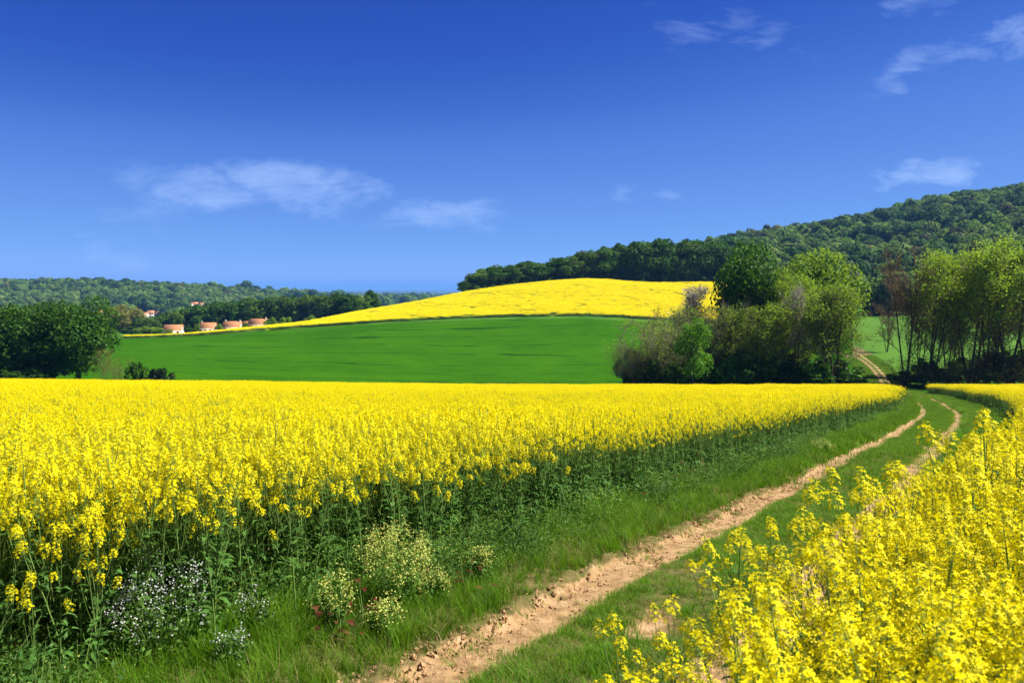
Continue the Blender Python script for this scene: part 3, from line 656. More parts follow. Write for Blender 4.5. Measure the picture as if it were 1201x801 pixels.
# ------------------------------------------------------------------ weeds at the crop's edge
def weed_bush(rng, h, r, nst, petal, npet, psize, leafy=260):
    st, fl, lf = G(), G(), G()
    for k in range(nst):
        a = rng.random() * 6.28; rad = r * math.sqrt(rng.random()); e = np.array([math.cos(a) * rad, math.sin(a) * rad, h * rng.uniform(.75, 1.05) * (1 - .35 * (rad / r) ** 2)])
        b = e * [.25, .25, 0]; t = np.linspace(0, 1, 5)[:, None]; p = b + (e - b) * t; p[:, :2] = b[:2] + (e - b)[:2] * t ** 1.6
        tube(st, p, np.linspace(.003, .0012, 5), 3)
        C = e + rng.normal(size=(npet, 3)) * [.022, .022, .04] - [0, 0, .02]; leafquads(fl, C, rng.normal(size=(npet, 3)) + [0, 0, .8], psize, .9, rng)
        u = rng.random((leafy // nst, 1)) * .92; C = b + (e - b) * u + rng.normal(size=(leafy // nst, 3)) * .022; leafquads(lf, C, rng.normal(size=(len(C), 3)) + [0, 0, .6], rng.uniform(.02, .05, len(C)), .45, rng)
    return mesh_of('stem', st, M['stem']), mesh_of('flower_spray', fl, petal), mesh_of('leaf_mass', lf, M['wleaf'])
def put_weed(px, Y, row_top, r, kind, label, group=None, nst=40):
    X, _, _ = at(px, Y); z = float(HT([X], [Y])[0][0]); h = tall(row_top, Y, z)
    a, b, c = weed_bush(np.random.default_rng(int(px * 7 + Y * 10)), h, r, nst, M[kind], 15 if kind == 'white' else 34, .0115 if kind == 'white' else .014, 1300)
    t = thing('wildflower_bush', label, 'wildflower', (X, Y, z), 0, None, group); obj('stem', a, t); obj('flower_spray', b, t); obj('leaf_mass', c, t)
put_weed(190, 4.75, 652, .30, 'white', 'bushy white flowered weed in front of the rapeseed, the larger of two', None, 60)
put_weed(272, 4.75, 735, .10, 'white', 'small low white flowered weed beside the verge grass', None, 14)
put_weed(298, 5.2, 690, .14, 'white', 'sparse white flowered weed between the bushy white one and the pale yellow bush', None, 16)
put_weed(462, 6.05, 612, .30, 'cream', 'large pale yellow flowered weed bush at the edge of the rapeseed', None, 60)
put_weed(388, 5.5, 668, .14, 'cream', 'slim pale yellow weed beside the large pale yellow bush', None, 18)
put_weed(452, 5.55, 702, .13, 'cream', 'low pale yellow weed on the tall verge grass below the large bush', None, 20)
put_weed(505, 6.3, 668, .16, 'cream', 'mid sized pale yellow weed on the track side of the large pale bush', None, 24)
put_weed(562, 6.9, 640, .14, 'cream', 'small pale yellow weed above the red leaves by the verge', None, 18)
put_weed(965, 19.5, 515, .36, 'cream', 'distant pale yellow bush on the verge where the track narrows', None, 36)
put_weed(770, 12.2, 560, .18, 'cream', 'small pale yellow weed beside orange leaves halfway along the verge', None, 20)
def red_clump(px, Y, n, size, label):
    X, _, _ = at(px, Y); z = float(HT([X], [Y])[0][0]); g = G(); q = np.random.default_rng(int(px))
    t = thing('dock_plant', label, 'weed', (X, Y, z))
    for k in range(int(n * .7)):
        g = G(); leafblade(g, (q.normal() * size, q.normal() * size, .06 + abs(q.normal()) * size * 1.3), q.random() * 6.28, q.uniform(.05, .10), q.uniform(.025, .05), .5, .6, q, 0, .2)
        obj('leaf', mesh_of('leaf', g, M['redleaf'], True), t)
    for k in range(4):
        g = G(); tube(g, [(0, 0, 0), (q.normal() * size, q.normal() * size, .30)], [.004, .002], 4); obj('stem', mesh_of('stem', g, M['stem']), t)
for px, Y, n, s, lab in ((398, 5.35, 22, .10, 'clump of crimson dock leaves below the slim pale yellow weed'), (428, 5.6, 14, .08, 'small dark red dock clump against the large pale yellow bush'), (545, 6.55, 16, .08, 'bright red dock leaves on the verge below the small pale weed'),
                         (520, 6.6, 9, .07, 'few maroon dock leaves in shade between the pale weeds'), (30, 4.8, 18, .12, 'reddish brown dying leaves under the rapeseed at the picture edge'), (775, 11.9, 20, .14, 'orange red dock leaves halfway along the verge'),
                         (812, 13.0, 26, .16, 'broad rust coloured dock patch next to the orange red leaves'), (742, 11.0, 12, .10, 'little red dock clump nearest before the orange red leaves'), (905, 17.2, 16, .16, 'far red dock patch where the rapeseed edge meets the verge'), (870, 15.2, 12, .14, 'small rusty dock between the broad patch and the far one')):
    red_clump(px, Y, n, s, lab)
# broad glaucous leaves low in the crop front
g = G(); q = np.random.default_rng(9)
X = q.uniform(-4.2, 8, 1500); Y = q.uniform(4, 16, 1500); o, _ = track(X, Y); k = (o < -2.25) & (o > -3.0) & (np.hypot(X, Y) < 10); X, Y = X[k], Y[k]; z = HT(X, Y)[0]
LT = []
for _ in range(4):
    g = G()
    for j in range(6): leafblade(g, (0, 0, q.uniform(.03, .25)), q.random() * 6.28, q.uniform(.12, .26), q.uniform(.05, .10), .75, .8, q, 0, .22)
    LT.append(mesh_of('low_leaves', g, M['rleaf'], True))
scatter('crop_foliage', np.stack([X, Y, z], 1), np.stack([0 * X, 0 * X, q.random(len(X)) * 6], 1), q.uniform(.6, 1.2, len(X)), q.integers(0, 4, len(X)), LT, 'broad blue green basal leaves under the rapeseed edge')

WT = []
for kk in range(4):
    g = G(); n = 420; hh = q.uniform(.3, .5); u = q.random(n); C = np.stack([q.normal(size=n) * .11 * (1 + .6 * u), q.normal(size=n) * .11 * (1 + .6 * u), u * hh], 1)
    leafquads(g, C, q.normal(size=(n, 3)) + [0, 0, .7], q.uniform(.018, .05, n), .45, q, 0)
    for j in range(16): b = q.normal(size=2) * .05; e = q.normal(size=2) * .16; tube(g, [(b[0], b[1], 0), (e[0], e[1], hh * q.uniform(.7, 1.25))], [.0025, .001], 3, 1)
    if kk == 3: leafquads(g, np.stack([q.normal(size=40) * .16, q.normal(size=40) * .16, q.uniform(.6, 1.15, 40) * hh], 1), q.normal(size=(40, 3)) + [0, 0, .7], .013, .9, q, 2)
    WT.append(mesh_of('weed_tangle', g, [M['wleaf'] if kk % 2 else M['rleaf'], M['stem'], M['cream']]))
n = 900; s_ = q.uniform(24, 46, n); nn_ = -2.1 + q.normal(size=n) * .26 - .12 * wob(s_, 3); k = (nn_ < -1.55) & (q.random(n) < np.where(s_ < 31, .62, .28)); s_, nn_ = s_[k], nn_[k]
X = np.interp(s_, ss, CL[:, 0]) + np.interp(s_, ss, CN[:, 0]) * nn_; Y = np.interp(s_, ss, CL[:, 1]) + np.interp(s_, ss, CN[:, 1]) * nn_
k = np.ones(len(X), bool)
for wx, wy, wr in ((-2.09, 4.75, .55), (-1.67, 4.75, .3), (-1.68, 5.2, .3), (-.9, 6.05, .5), (-.88, 5.55, .35), (-1.25, 5.5, .3), (-.64, 6.3, .35)): k &= (np.hypot(X - wx, Y - .15 - wy + .3) > wr)      # leave the flowering weeds clear
X, Y = X[k], Y[k]
scatter('undergrowth', np.stack([X, Y, HT(X, Y)[0]], 1), np.stack([0 * X, 0 * X, q.random(len(X)) * 6], 1), q.uniform(.45, 1.15, len(X)), q.choice([0, 1, 2, 3], len(X)), WT, 'tangle of low green weeds between the rapeseed and the verge')

# ------------------------------------------------------------------ middle distance: green field, upper rapeseed field, meadow
def sheet(name, px, y0, y1, nu, nv, off, mat, label):
    a = np.linspace(px[0], px[1], nu); lo, hi = y0(a), y1(a); t = np.linspace(0, 1, nv)[:, None]
    Y = lo[None] + (hi - lo)[None] * t; X = (a - CX)[None] / F * Y; e = np.minimum(1, np.minimum(t, 1 - t) * 40)
    Z = H(X, Y) + off * e - .3 * (1 - e); g = G(); i = np.arange(nv - 1)[:, None] * nu; j = np.arange(nu - 1)[None]
    g.add(np.stack([X, Y, Z], -1).reshape(-1, 3), np.stack([i + j, i + j + 1, i + nu + j + 1, i + nu + j], -1).reshape(-1, 4))
    me = mesh_of(name, g, mat, True); uv = me.uv_layers.new(name='UVMap')
    UVv = np.stack([np.broadcast_to(a[None] / 100, X.shape), np.broadcast_to(Y / 10, X.shape)], -1).reshape(-1, 2)
    li = np.empty(len(me.loops), np.int32); me.loops.foreach_get('vertex_index', li); uv.data.foreach_set('uv', UVv[li].astype(np.float32).ravel())
    return obj(name, me, kind='stuff', label=label)
BPX = np.array([-300, 150, 300, 450, 600, 720, 860, 1000.]); BY = np.array([262, 283, 303, 305, 303, 298, 296, 292.])
border = lambda a: np.interp(a, BPX, BY)
def wheat_mat():
    m, n, l, out = nt('young_wheat')
    geo = n.new('ShaderNodeNewGeometry'); uvn = n.new('ShaderNodeUVMap')
    nz = n.new('ShaderNodeTexNoise'); nz.inputs['Scale'].default_value = .045; nz.inputs['Detail'].default_value = 8; nz.inputs['Roughness'].default_value = .7; l.new(geo.outputs['Position'], nz.inputs['Vector'])
    cr = n.new('ShaderNodeValToRGB'); cr.color_ramp.elements[0].position = .3; cr.color_ramp.elements[1].position = .72
    cr.color_ramp.elements[0].color = (.020, .088, .002, 1); cr.color_ramp.elements[1].color = (.038, .124, .003, 1); l.new(nz.outputs['Fac'], cr.inputs[0])
    mp = n.new('ShaderNodeMapping'); mp.inputs['Scale'].default_value = (1.6, 5.0, 1); l.new(uvn.outputs[0], mp.inputs[0])
    st = n.new('ShaderNodeTexNoise'); st.inputs['Scale'].default_value = 1.7; st.inputs['Detail'].default_value = 8; st.inputs['Roughness'].default_value = .6; st.inputs['Distortion'].default_value = .3; l.new(mp.outputs[0], st.inputs['Vector'])
    mr = n.new('ShaderNodeMapRange'); mr.inputs['From Min'].default_value = .52; mr.inputs['From Max'].default_value = .72; l.new(st.outputs['Fac'], mr.inputs['Value'])
    sep = n.new('ShaderNodeSeparateXYZ'); l.new(uvn.outputs[0], sep.inputs[0])
    # two-wheel tramlines every 15 m following the slope
    wz = n.new('ShaderNodeTexNoise'); wz.inputs['Scale'].default_value = .8; wz.inputs['Detail'].default_value = 2; l.new(uvn.outputs[0], wz.inputs['Vector'])
    ad = n.new('ShaderNodeMath'); ad.operation = 'MULTIPLY_ADD'; ad.inputs[1].default_value = 1.2; l.new(wz.outputs['Fac'], ad.inputs[0]); l.new(sep.outputs[1], ad.inputs[2])
    md = n.new('ShaderNodeMath'); md.operation = 'FRACT'; dv = n.new('ShaderNodeMath'); dv.operation = 'DIVIDE'; dv.inputs[1].default_value = 1.6; l.new(ad.outputs[0], dv.inputs[0]); l.new(dv.outputs[0], md.inputs[0])
    ls = n.new('ShaderNodeMath'); ls.operation = 'LESS_THAN'; ls.inputs[1].default_value = .075; l.new(md.outputs[0], ls.inputs[0])
    bk = n.new('ShaderNodeTexNoise'); bk.inputs['Scale'].default_value = .13; bk.inputs['Detail'].default_value = 4; l.new(geo.outputs['Position'], bk.inputs['Vector'])
    bm = n.new('ShaderNodeMapRange'); bm.inputs['From Min'].default_value = .36; bm.inputs['From Max'].default_value = .56; l.new(bk.outputs['Fac'], bm.inputs['Value'])
    ml = n.new('ShaderNodeMath'); ml.operation = 'MULTIPLY'; l.new(ls.outputs[0], ml.inputs[0]); l.new(bm.outputs[0], ml.inputs[1])
    mm = n.new('ShaderNodeMath'); mm.operation = 'MAXIMUM'; sc = n.new('ShaderNodeMath'); sc.operation = 'MULTIPLY'; sc.inputs[1].default_value = .55; l.new(mr.outputs[0], sc.inputs[0]); l.new(sc.outputs[0], mm.inputs[0]); l.new(ml.outputs[0], mm.inputs[1])
    x = n.new('ShaderNodeMix'); x.data_type = 'RGBA'; l.new(mm.outputs[0], x.inputs['Factor']); l.new(cr.outputs[0], x.inputs[6]); x.inputs[7].default_value = (.010, .043, .004, 1)
    p = n.new('ShaderNodeBsdfPrincipled'); p.inputs['Roughness'].default_value = 1; p.inputs['Specular IOR Level'].default_value = 0; l.new(x.outputs[2], p.inputs['Base Color'])
    fz = n.new('ShaderNodeTexNoise'); fz.inputs['Scale'].default_value = 2.2; fz.inputs['Detail'].default_value = 4; l.new(geo.outputs['Position'], fz.inputs['Vector'])
    b = n.new('ShaderNodeBump'); b.inputs['Strength'].default_value = .35; b.inputs['Distance'].default_value = .25; l.new(fz.outputs['Fac'], b.inputs['Height']); l.new(b.outputs[0], p.inputs['Normal'])
    l.new(p.outputs[0], out.inputs[0]); return m
sheet('wheat_field', (-200, 1000), lambda a: np.full(len(a), 118.), border, 500, 240, .30, wheat_mat(), 'smooth bright green young cereal field on the facing slope')
M['meadow'] = rough_mat('meadow_grass', (.045, .12, .006), (.075, .17, .01), .25, .9, .5, 8, (1, 1, 1), .2)
sheet('meadow_grass', (985, 1700), lambda a: np.full(len(a), 138.), lambda a: np.full(len(a), 330.), 200, 120, .12, M['meadow'], 'bright grass slope rising behind the bare trees')
crest = lambda a: np.interp(a, [150, 250, 350, 450, 540, 620, 690, 860], [291, 318, 350, 396, 428, 438, 449, 452])
M['cropfloor'] = rough_mat('crop_underside', (.16, .20, .01), (.36, .34, .01), .8, .95, .3)
sheet('rapeseed_floor', (150, 862), lambda a: border(a) + 4.0, lambda a: np.maximum(crest(a), border(a) + 3), 400, 90, .35, M['cropfloor'], 'green stems under the upper field of rapeseed')
def upper_field():
    # coarser crop for 300 m and more away
    T = []
    q = np.random.default_rng(77)
    for kk in range(6):
        g = G(); n = 360 if kk < 3 else 150
        C = np.stack([q.uniform(-1.3, 1.3, n), q.uniform(-1.3, 1.3, n), 1.18 + q.normal(size=n) * .06], 1); leafquads(g, C, q.normal(size=(n, 3)) * .55 + [0, 0, .8], q.uniform(.10, .20, n), .8, q, 0)
        n = 240; C = np.stack([q.uniform(-1.3, 1.3, n), q.uniform(-1.3, 1.3, n), q.uniform(.1, 1.05 if kk < 3 else 1.18, n)], 1); leafquads(g, C, q.normal(size=(n, 3)) * [1, 1, .3], q.uniform(.2, .4, n), .35, q, 1)
        T.append(mesh_of('rape_crop', g, [M['petal'], M['stem']]))
    n = 34000; px = RG.uniform(148, 862, n); Y = RG.uniform(283, 452, n); X = (px - CX) / F * Y
    lo = border(px) + 3; k = (Y > lo) & (Y < np.maximum(crest(px), lo + 2.5))
    # tramlines that follow the slope, and thin places
    u = (Y - lo) + 4 * np.sin(px * .012) ; tram = (np.mod(u + 1.5 * np.sin(px * .03), 13) < 1.3) & (np.sin(px * .047 + Y * .21) + .6 * np.sin(px * .13) > -1.1)
    thin = (np.sin(px * .05 + 2) * np.sin(Y * .11 + px * .01) + .5 * np.sin(px * .21 + Y * .3)) > 1.02
    st = .5 + .5 * np.sin(u * 1.45 + 2.2 * np.sin(px * .021) + 1.3 * np.sin(px * .09 + Y * .05))
    low = np.where(tram, .80, 1.0) * np.where(thin, .85, 1.0) * (1 - .26 * st ** 3 * (.5 + .5 * np.sin(px * .037 + Y * .13)))
    grn = (st ** 2 * (.55 + .45 * np.sin(px * .037 + Y * .13)) + .22 * RG.normal(size=len(px)) > .42) | tram | (thin & (RG.random(len(px)) < .6)); k0 = k
    low = low[k]; X, Y = X[k], Y[k]; n = len(X); z = H(X, Y)
    sl = (H(X, Y + 1.5) - H(X, Y - 1.5)) / 3
    scatter('rapeseed_crop', np.stack([X, Y, z], 1), np.stack([np.arctan(sl), 0 * sl, 0 * sl], 1), RG.normal(1, .05, n) * low, np.where(grn[k0], RG.integers(3, 6, n), RG.integers(0, 3, n)), T, 'yellow field of rapeseed over the rounded hilltop')
upper_field()

# ------------------------------------------------------------------ trees
def lobed_leaves(g, rng, lobes, n, size, m=0, asp=.75, scat=.55):
    """leaf faces over a set of lobes (centre, radius)"""
    C = np.array([l[0] for l in lobes]); Rr = np.array([l[1] for l in lobes]); w = Rr ** 2; i = rng.choice(len(lobes), n, p=w / w.sum())
    d = unit(rng.normal(size=(n, 3)) + [0, 0, .25]); r = Rr[i] * rng.uniform(.62, 1.08, n) ** .8
    P = C[i] + d * r[:, None] * [1, 1, .85]; leafquads(g, P, d + rng.normal(size=(n, 3)) * scat, rng.uniform(.7, 1.3, n) * size, asp, rng, m)
def broad_tree(seed, h, r, th, nl, size, leafm, core=True, nlobes=26, low=.0):
    """dense broadleaf tree: trunk with limbs, lobed crown"""
    rng = np.random.default_rng(seed); tr, cr = G(), G(); zc = th + (h - th) * .5; hz = (h - th) * .5
    lobes = []
    for k in range(nlobes):
        d = unit(rng.normal(size=3)); d[2] = d[2] * .9 + .08; f = rng.uniform(.5, .8); taper = 1 - .15 * max(d[2], 0)
        lobes.append((np.array([d[0] * r * f * taper, d[1] * r * f * taper, zc + d[2] * hz * f]), rng.uniform(.24, .40) * min(r, hz) * 1.05))
    k = np.linspace(0, 1, 6); sway = rng.normal(size=2) * .03 * h
    tp = np.stack([sway[0] * k ** 2, sway[1] * k ** 2, k * (th + (h - th) * .45)], 1); rt = h * .022 * (1.35 - k); rt[0] *= 1.4; tube(tr, tp, rt, 8)
    for c, lr in lobes:
        b = tp[rng.integers(2, 6)]; u = np.linspace(0, 1, 4)[:, None]; p = b + (c - b) * u; p[1:3] += rng.normal(size=(2, 3)) * .04 * h; tube(tr, p, np.linspace(h * .008, h * .002, 4), 5)
    lobed_leaves(cr, rng, lobes, nl, size)
    if core: lobed_leaves(cr, rng, [(np.array([0, 0, zc]), min(r, hz) * .62)], nl // 6, size * 2.0)
    return mesh_of('trunk', tr, M['bark'], True), mesh_of('crown', cr, M[leafm])
def twiggy_tree(seed, h, r, stems, nleaf, leaf, leafm, twigm, clear=.25, lean=.10, kids=(9, 7, 5), thick=.010, trunkm='bark', top=False):
    """spring tree with fine branches: trunk (one or many stems), twigs, thin leaves"""
    rng = np.random.default_rng(seed); tr, tw, cr = G(), G(), G(); tips = []
    def grow(p0, d, L, rad, lev, w=.22):
        n = 5 if lev < 2 else 4; p = [np.array(p0)]; d = unit(np.array(d))
        for k in range(n - 1): d = unit(d + rng.normal(size=3) * w + [0, 0, .10 + .04 * lev]); p.append(p[-1] + d * L / (n - 1))
        p = np.array(p); tube(tr if lev == 0 else tw, p, np.linspace(rad, rad * (.35 if lev else .4), n), 6 if lev == 0 else 3)
        if lev >= len(kids): tips.append(p[-1]); tips.append(p[-2]); return
        for k in range(kids[lev]):
            f = rng.uniform(clear if lev == 0 else .25, 1.0); x = f * (n - 1); i = min(int(x), n - 2); b = p[i] + (p[i + 1] - p[i]) * (x - i)
            a = rng.random() * 6.28; t = unit(p[i + 1] - p[i]); s = unit(np.cross(t, [math.cos(a), math.sin(a), .3])); ang = rng.uniform(.5, 1.0)
            l2 = (r * rng.uniform(.55, 1.0) * (1.15 - .55 * f) if lev == 0 else L * rng.uniform(.38, .62)); grow(b, t * math.cos(ang) + s * math.sin(ang), l2, rad * (.42 if lev == 0 else .55), lev + 1)
    for s in range(stems):
        a = s / stems * 6.28 + rng.random(); d = np.array([math.cos(a) * lean * (stems > 1), math.sin(a) * lean * (stems > 1), 1]); hh = h * rng.uniform(.78, .95) if s else h * .95
        grow((math.cos(a) * .012 * h * (stems > 1), math.sin(a) * .012 * h * (stems > 1), -.05), d + rng.normal(size=3) * .02, hh, h * thick * (1 if stems < 3 else .8), 0, .07)
    T = np.array(tips)
    T[:, 2] = np.minimum(T[:, 2], h * 1.02)
    if nleaf:
        w_ = np.clip((T[:, 2] / h - .25) / .5, .04, 1) ** 1.3 if top else np.ones(len(T)); i = rng.choice(len(T), nleaf, p=w_ / w_.sum()); P = T[i] + rng.normal(size=(nleaf, 3)) * h * .022; leafquads(cr, P, rng.normal(size=(nleaf, 3)) + [0, 0, .4], rng.uniform(.6, 1.4, nleaf) * leaf, .7, rng)
    return (mesh_of('trunk', tr, M[trunkm], True), mesh_of('twig_canopy', tw, M[twigm]), mesh_of('crown', cr, M[leafm]) if nleaf else None)
def size_of(ms):
    x = [np.array([v.co[:] for v in m.vertices]) for m in ms if m is not None and len(m.vertices)]
    return max(a[:, 2].max() for a in x), max(np.percentile(np.abs(a[:, :2]), 98) for a in x)
STOCK = {}
def stock(key, ms): STOCK.setdefault(key, []).append((ms, *size_of(ms)))
for s in range(4): stock('oak', broad_tree(100 + s, 14, 6.4, .9, 9500, .42, 'oak', True, 36))
for s in range(2): stock('lime', broad_tree(120 + s, 12, 5.2, 1.5, 4200, .40, 'lime', False, 15))
for s in range(2): stock('yellowgreen', broad_tree(130 + s, 14, 5.6, 3.0, 6200, .36, 'spring', True, 26))
for s in range(4): stock('wood', broad_tree(140 + s, 14, 5.4, -1.5, 3200, .75, 'oak', True, 30))
for s in range(2): stock('palewood', broad_tree(150 + s, 14, 5.2, -1.5, 3000, .7, 'palewood', True, 28))
for s in range(2): stock('olivewood', broad_tree(155 + s, 14, 5.6, -1.5, 3200, .7, 'olive', True, 26))
for s in range(3): stock('hazel', twiggy_tree(200 + s, 12, 5.0, 8, 4800, .18, 'spring', 'twig', .08, .30, (12, 8, 5)))
for s in range(3): stock('thin', twiggy_tree(210 + s, 16, 5.0, 3, 7000, .22, 'spring', 'redtwig', .14, .13, (14, 7, 5), top=True))
for s in range(2): stock('olivethin', twiggy_tree(220 + s, 16, 4.8, 3, 5000, .22, 'olive', 'redtwig', .14, .12, (14, 6, 4), top=True))
for s in range(2): stock('bare', twiggy_tree(230 + s, 16, 5.2, 3, 700, .2, 'olive', 'redtwig', .22, .14, (13, 9, 6)))
for s in range(2): stock('pale', twiggy_tree(240 + s, 12, 3.4, 3, 6500, .16, 'catkin', 'twig', .35, .12, (11, 7, 5)))
for s in range(2): stock('birchy', twiggy_tree(250 + s, 14, 5.0, 4, 13000, .23, 'spring', 'twig', .15, .16, (13, 7, 5)))
for s in range(3): stock('bush', broad_tree(260 + s, 3, 2.2, .1, 1300, .26, 'oak', True, 14))
for s in range(2): stock('palebush', broad_tree(270 + s, 3, 2.2, .1, 1200, .26, 'spring', True, 14))
for s in range(2): stock('ivybush', broad_tree(280 + s, 3, 2.6, .1, 1800, .24, 'ivy', True, 14))
for s in range(2): stock('scrub', twiggy_tree(290 + s, 4, 2.6, 9, 900, .13, 'olive', 'redtwig', .05, .45, (8, 5), .006))
CNT = [0]
def tree(kind, px, Y, row_top, width_px, label, name='broadleaf_tree', cat='tree', group=None, dz=0.0):
    X, _, z = at(px, Y); ms, h0, r0 = STOCK[kind][CNT[0] % len(STOCK[kind])]; CNT[0] += 1
    h = max(tall(row_top, Y, z), .5); w = width_px / F * Y / 2; sx = w / r0; sz = h / h0; sx = float(np.clip(sx, sz * .45, sz * 2.2))
    t = thing(name, label, cat, (X, Y, z - .05 + dz), RG.random() * 6.28, (sx, sx, sz), group)
    names = ('trunk', 'crown') if len(ms) == 2 else ('trunk', 'twig_canopy', 'crown')
    if name.endswith('bush'): names = tuple('stem' if n == 'trunk' else n for n in names)
    for n, m in zip(names, ms):
        if m is not None: obj(n, m, t)
    return t
# left clump, standing past the end of the large field
tree('oak', 92, 150, 345, 82, 'tallest dark oak of the clump past the yellow field, with a bare trunk showing')
tree('oak', 62, 153, 350, 84, 'dark oak squeezed beside the tallest oak of the clump')
tree('oak', 28, 150, 354, 86, 'dark oak with a wide low crown second from the clump end')
tree('yellowgreen', 2, 158, 358, 84, 'yellowish oak at the outer end of the dark clump')
tree('oak', -45, 150, 360, 70, 'dark oak closing the clump beyond the yellowish one')
tree('scrub', 140, 152, 412, 34, 'grey brown twiggy scrub beside the tallest oak', 'scrub_bush', 'bush')
tree('scrub', 122, 148, 400, 30, 'thin greenish scrub under the tallest oak', 'scrub_bush', 'bush')
tree('bush', 163, 150, 423, 30, 'round brown green bush between twiggy scrub and ivy bush', 'round_bush', 'bush')
tree('ivybush', 187, 149, 430, 30, 'nearly black low ivy bush at the end of the clump', 'ivy_bush', 'bush')
tree('bush', 45, 146, 425, 60, 'shaded bush under the dark oaks by the tallest trunk', 'round_bush', 'bush')
tree('bush', 5, 146, 425, 60, 'shaded bush under the yellowish oak', 'round_bush', 'bush')
# clump in front of the hill
G1 = 'small trees of the hedge clump below the hill'
tree('hazel', 770, 128, 362, 92, 'brown green many stemmed hazel at the open field end of the clump', 'hazel_tree')
tree('hazel', 742, 127, 398, 50, 'low outer hazel spreading over the green field', 'hazel_tree')
tree('pale', 816, 140, 330, 60, 'whitish grey tree top rising between hazel and yellow field', 'pale_tree')
tree('hazel', 806, 134, 345, 84, 'taller hazel just behind the bright green sapling', 'hazel_tree')
tree('hazel', 848, 131, 343, 84, 'hazel with pale green top between sapling and dark oak', 'hazel_tree')
tree('lime', 812, 122, 371, 40, 'small bright green sapling in front of the hazels', 'maple_tree')
tree('oak', 879, 139, 278, 84, 'dark round oak standing highest in the hedge clump', 'oak_tree')
tree('birchy', 915, 134, 310, 60, 'dark green slim tree in shade beside the round oak', 'birch_tree')
tree('yellowgreen', 968, 150, 288, 92, 'large yellow green tree behind the rounded pale one')
tree('pale', 934, 128, 330, 26, 'whitish bare slender tree before the large yellow green one', 'pale_tree')
tree('birchy', 978, 126, 330, 84, 'rounded light green tree at the track end of the hedge clump', 'birch_tree')
tree('birchy', 890, 128, 352, 70, 'shaded leafy tree beneath the round dark oak', 'birch_tree')
tree('birchy', 940, 138, 318, 60, 'leafy tree in the middle of the clump behind the whitish bare one', 'birch_tree')
for i, (px, Y, top, w) in enumerate(((752, 126, 420, 46), (786, 125, 416, 50), (822, 124, 418, 50), (856, 124, 414, 52), (890, 123, 412, 54), (924, 123, 414, 50), (958, 123, 418, 50), (990, 124, 424, 40))):
    tree('bush', px + RG.uniform(-6, 6), Y + RG.uniform(-1, 5), top + RG.uniform(-4, 16), w * RG.uniform(.7, 1.1), 'dark shaded bush at the foot of the hedge clump', 'round_bush', 'bush', 'dark bushes under the hedge clump')
for px in (748, 775, 800, 828, 852, 878, 905, 930, 955, 985):
    tree('bush', px + RG.uniform(-6, 6), 136 + RG.uniform(-3, 4), 408 + RG.uniform(-10, 12), RG.uniform(36, 56), 'deeply shaded bush between the trunks of the hedge clump', 'round_bush', 'bush', 'shaded bushes inside the hedge clump')
# row of tall thin trees on the other side of the track
tree('bare', 1062, 130, 283, 78, 'brown nearly leafless tree beside the track where it enters the trees', 'bare_tree')
tree('thin', 1092, 128, 284, 84, 'thin tree with fresh green tips next to the brown leafless one', 'thin_tree')
tree('olivethin', 1112, 133, 290, 76, 'olive tinted thin tree second after the leafless one', 'thin_tree')
tree('thin', 1138, 127, 279, 90, 'tall thin tree with forked trunk in the middle of the row', 'thin_tree')
tree('olivethin', 1158, 130, 286, 80, 'browner thin tree just after the forked one', 'thin_tree')
tree('thin', 1182, 126, 272, 92, 'tallest pale green thin tree of the row', 'thin_tree')
tree('olivethin', 1205, 131, 280, 84, 'olive brown thin tree cut by the frame edge', 'thin_tree')
tree('thin', 1234, 128, 272, 90, 'pale green thin tree just past the frame edge', 'thin_tree')
tree('thin', 1265, 130, 276, 70, 'green thin tree at the outer end of the row', 'thin_tree')
tree('olivethin', 1078, 140, 300, 44, 'slender olive tree behind the brown leafless one', 'thin_tree')
tree('thin', 1125, 142, 290, 50, 'slender green tree standing behind the forked one', 'thin_tree')
tree('thin', 1170, 141, 284, 50, 'slender green tree behind the browner thin one', 'thin_tree')
tree('bare', 1040, 200, 352, 34, 'small grey bare tree on the grass slope beyond the track', 'bare_tree')
for i, (px, Y, top, w) in enumerate(((1058, 125, 424, 40), (1075, 128, 414, 44), (1092, 124, 420, 46), (1108, 130, 408, 50), (1122, 126, 416, 50), (1140, 131, 404, 50), (1154, 124, 420, 50), (1170, 130, 402, 54), (1184, 125, 414, 50), (1200, 131, 402, 54), (1214, 124, 416, 50), (1242, 125, 410, 50))):
    tree('scrub', px, Y, top + RG.uniform(-10, 10), w * RG.uniform(.8, 1.3), 'brown bramble scrub at the foot of the thin tree row', 'scrub_bush', 'bush', 'brambles under the thin tree row')
    tree('bush', px + RG.uniform(0, 20), Y + RG.uniform(3, 12), top + RG.uniform(2, 14), w * RG.uniform(.6, 1.1), 'dark low bush among the trunks of the thin tree row', 'round_bush', 'bush', 'low bushes among the thin trunks')
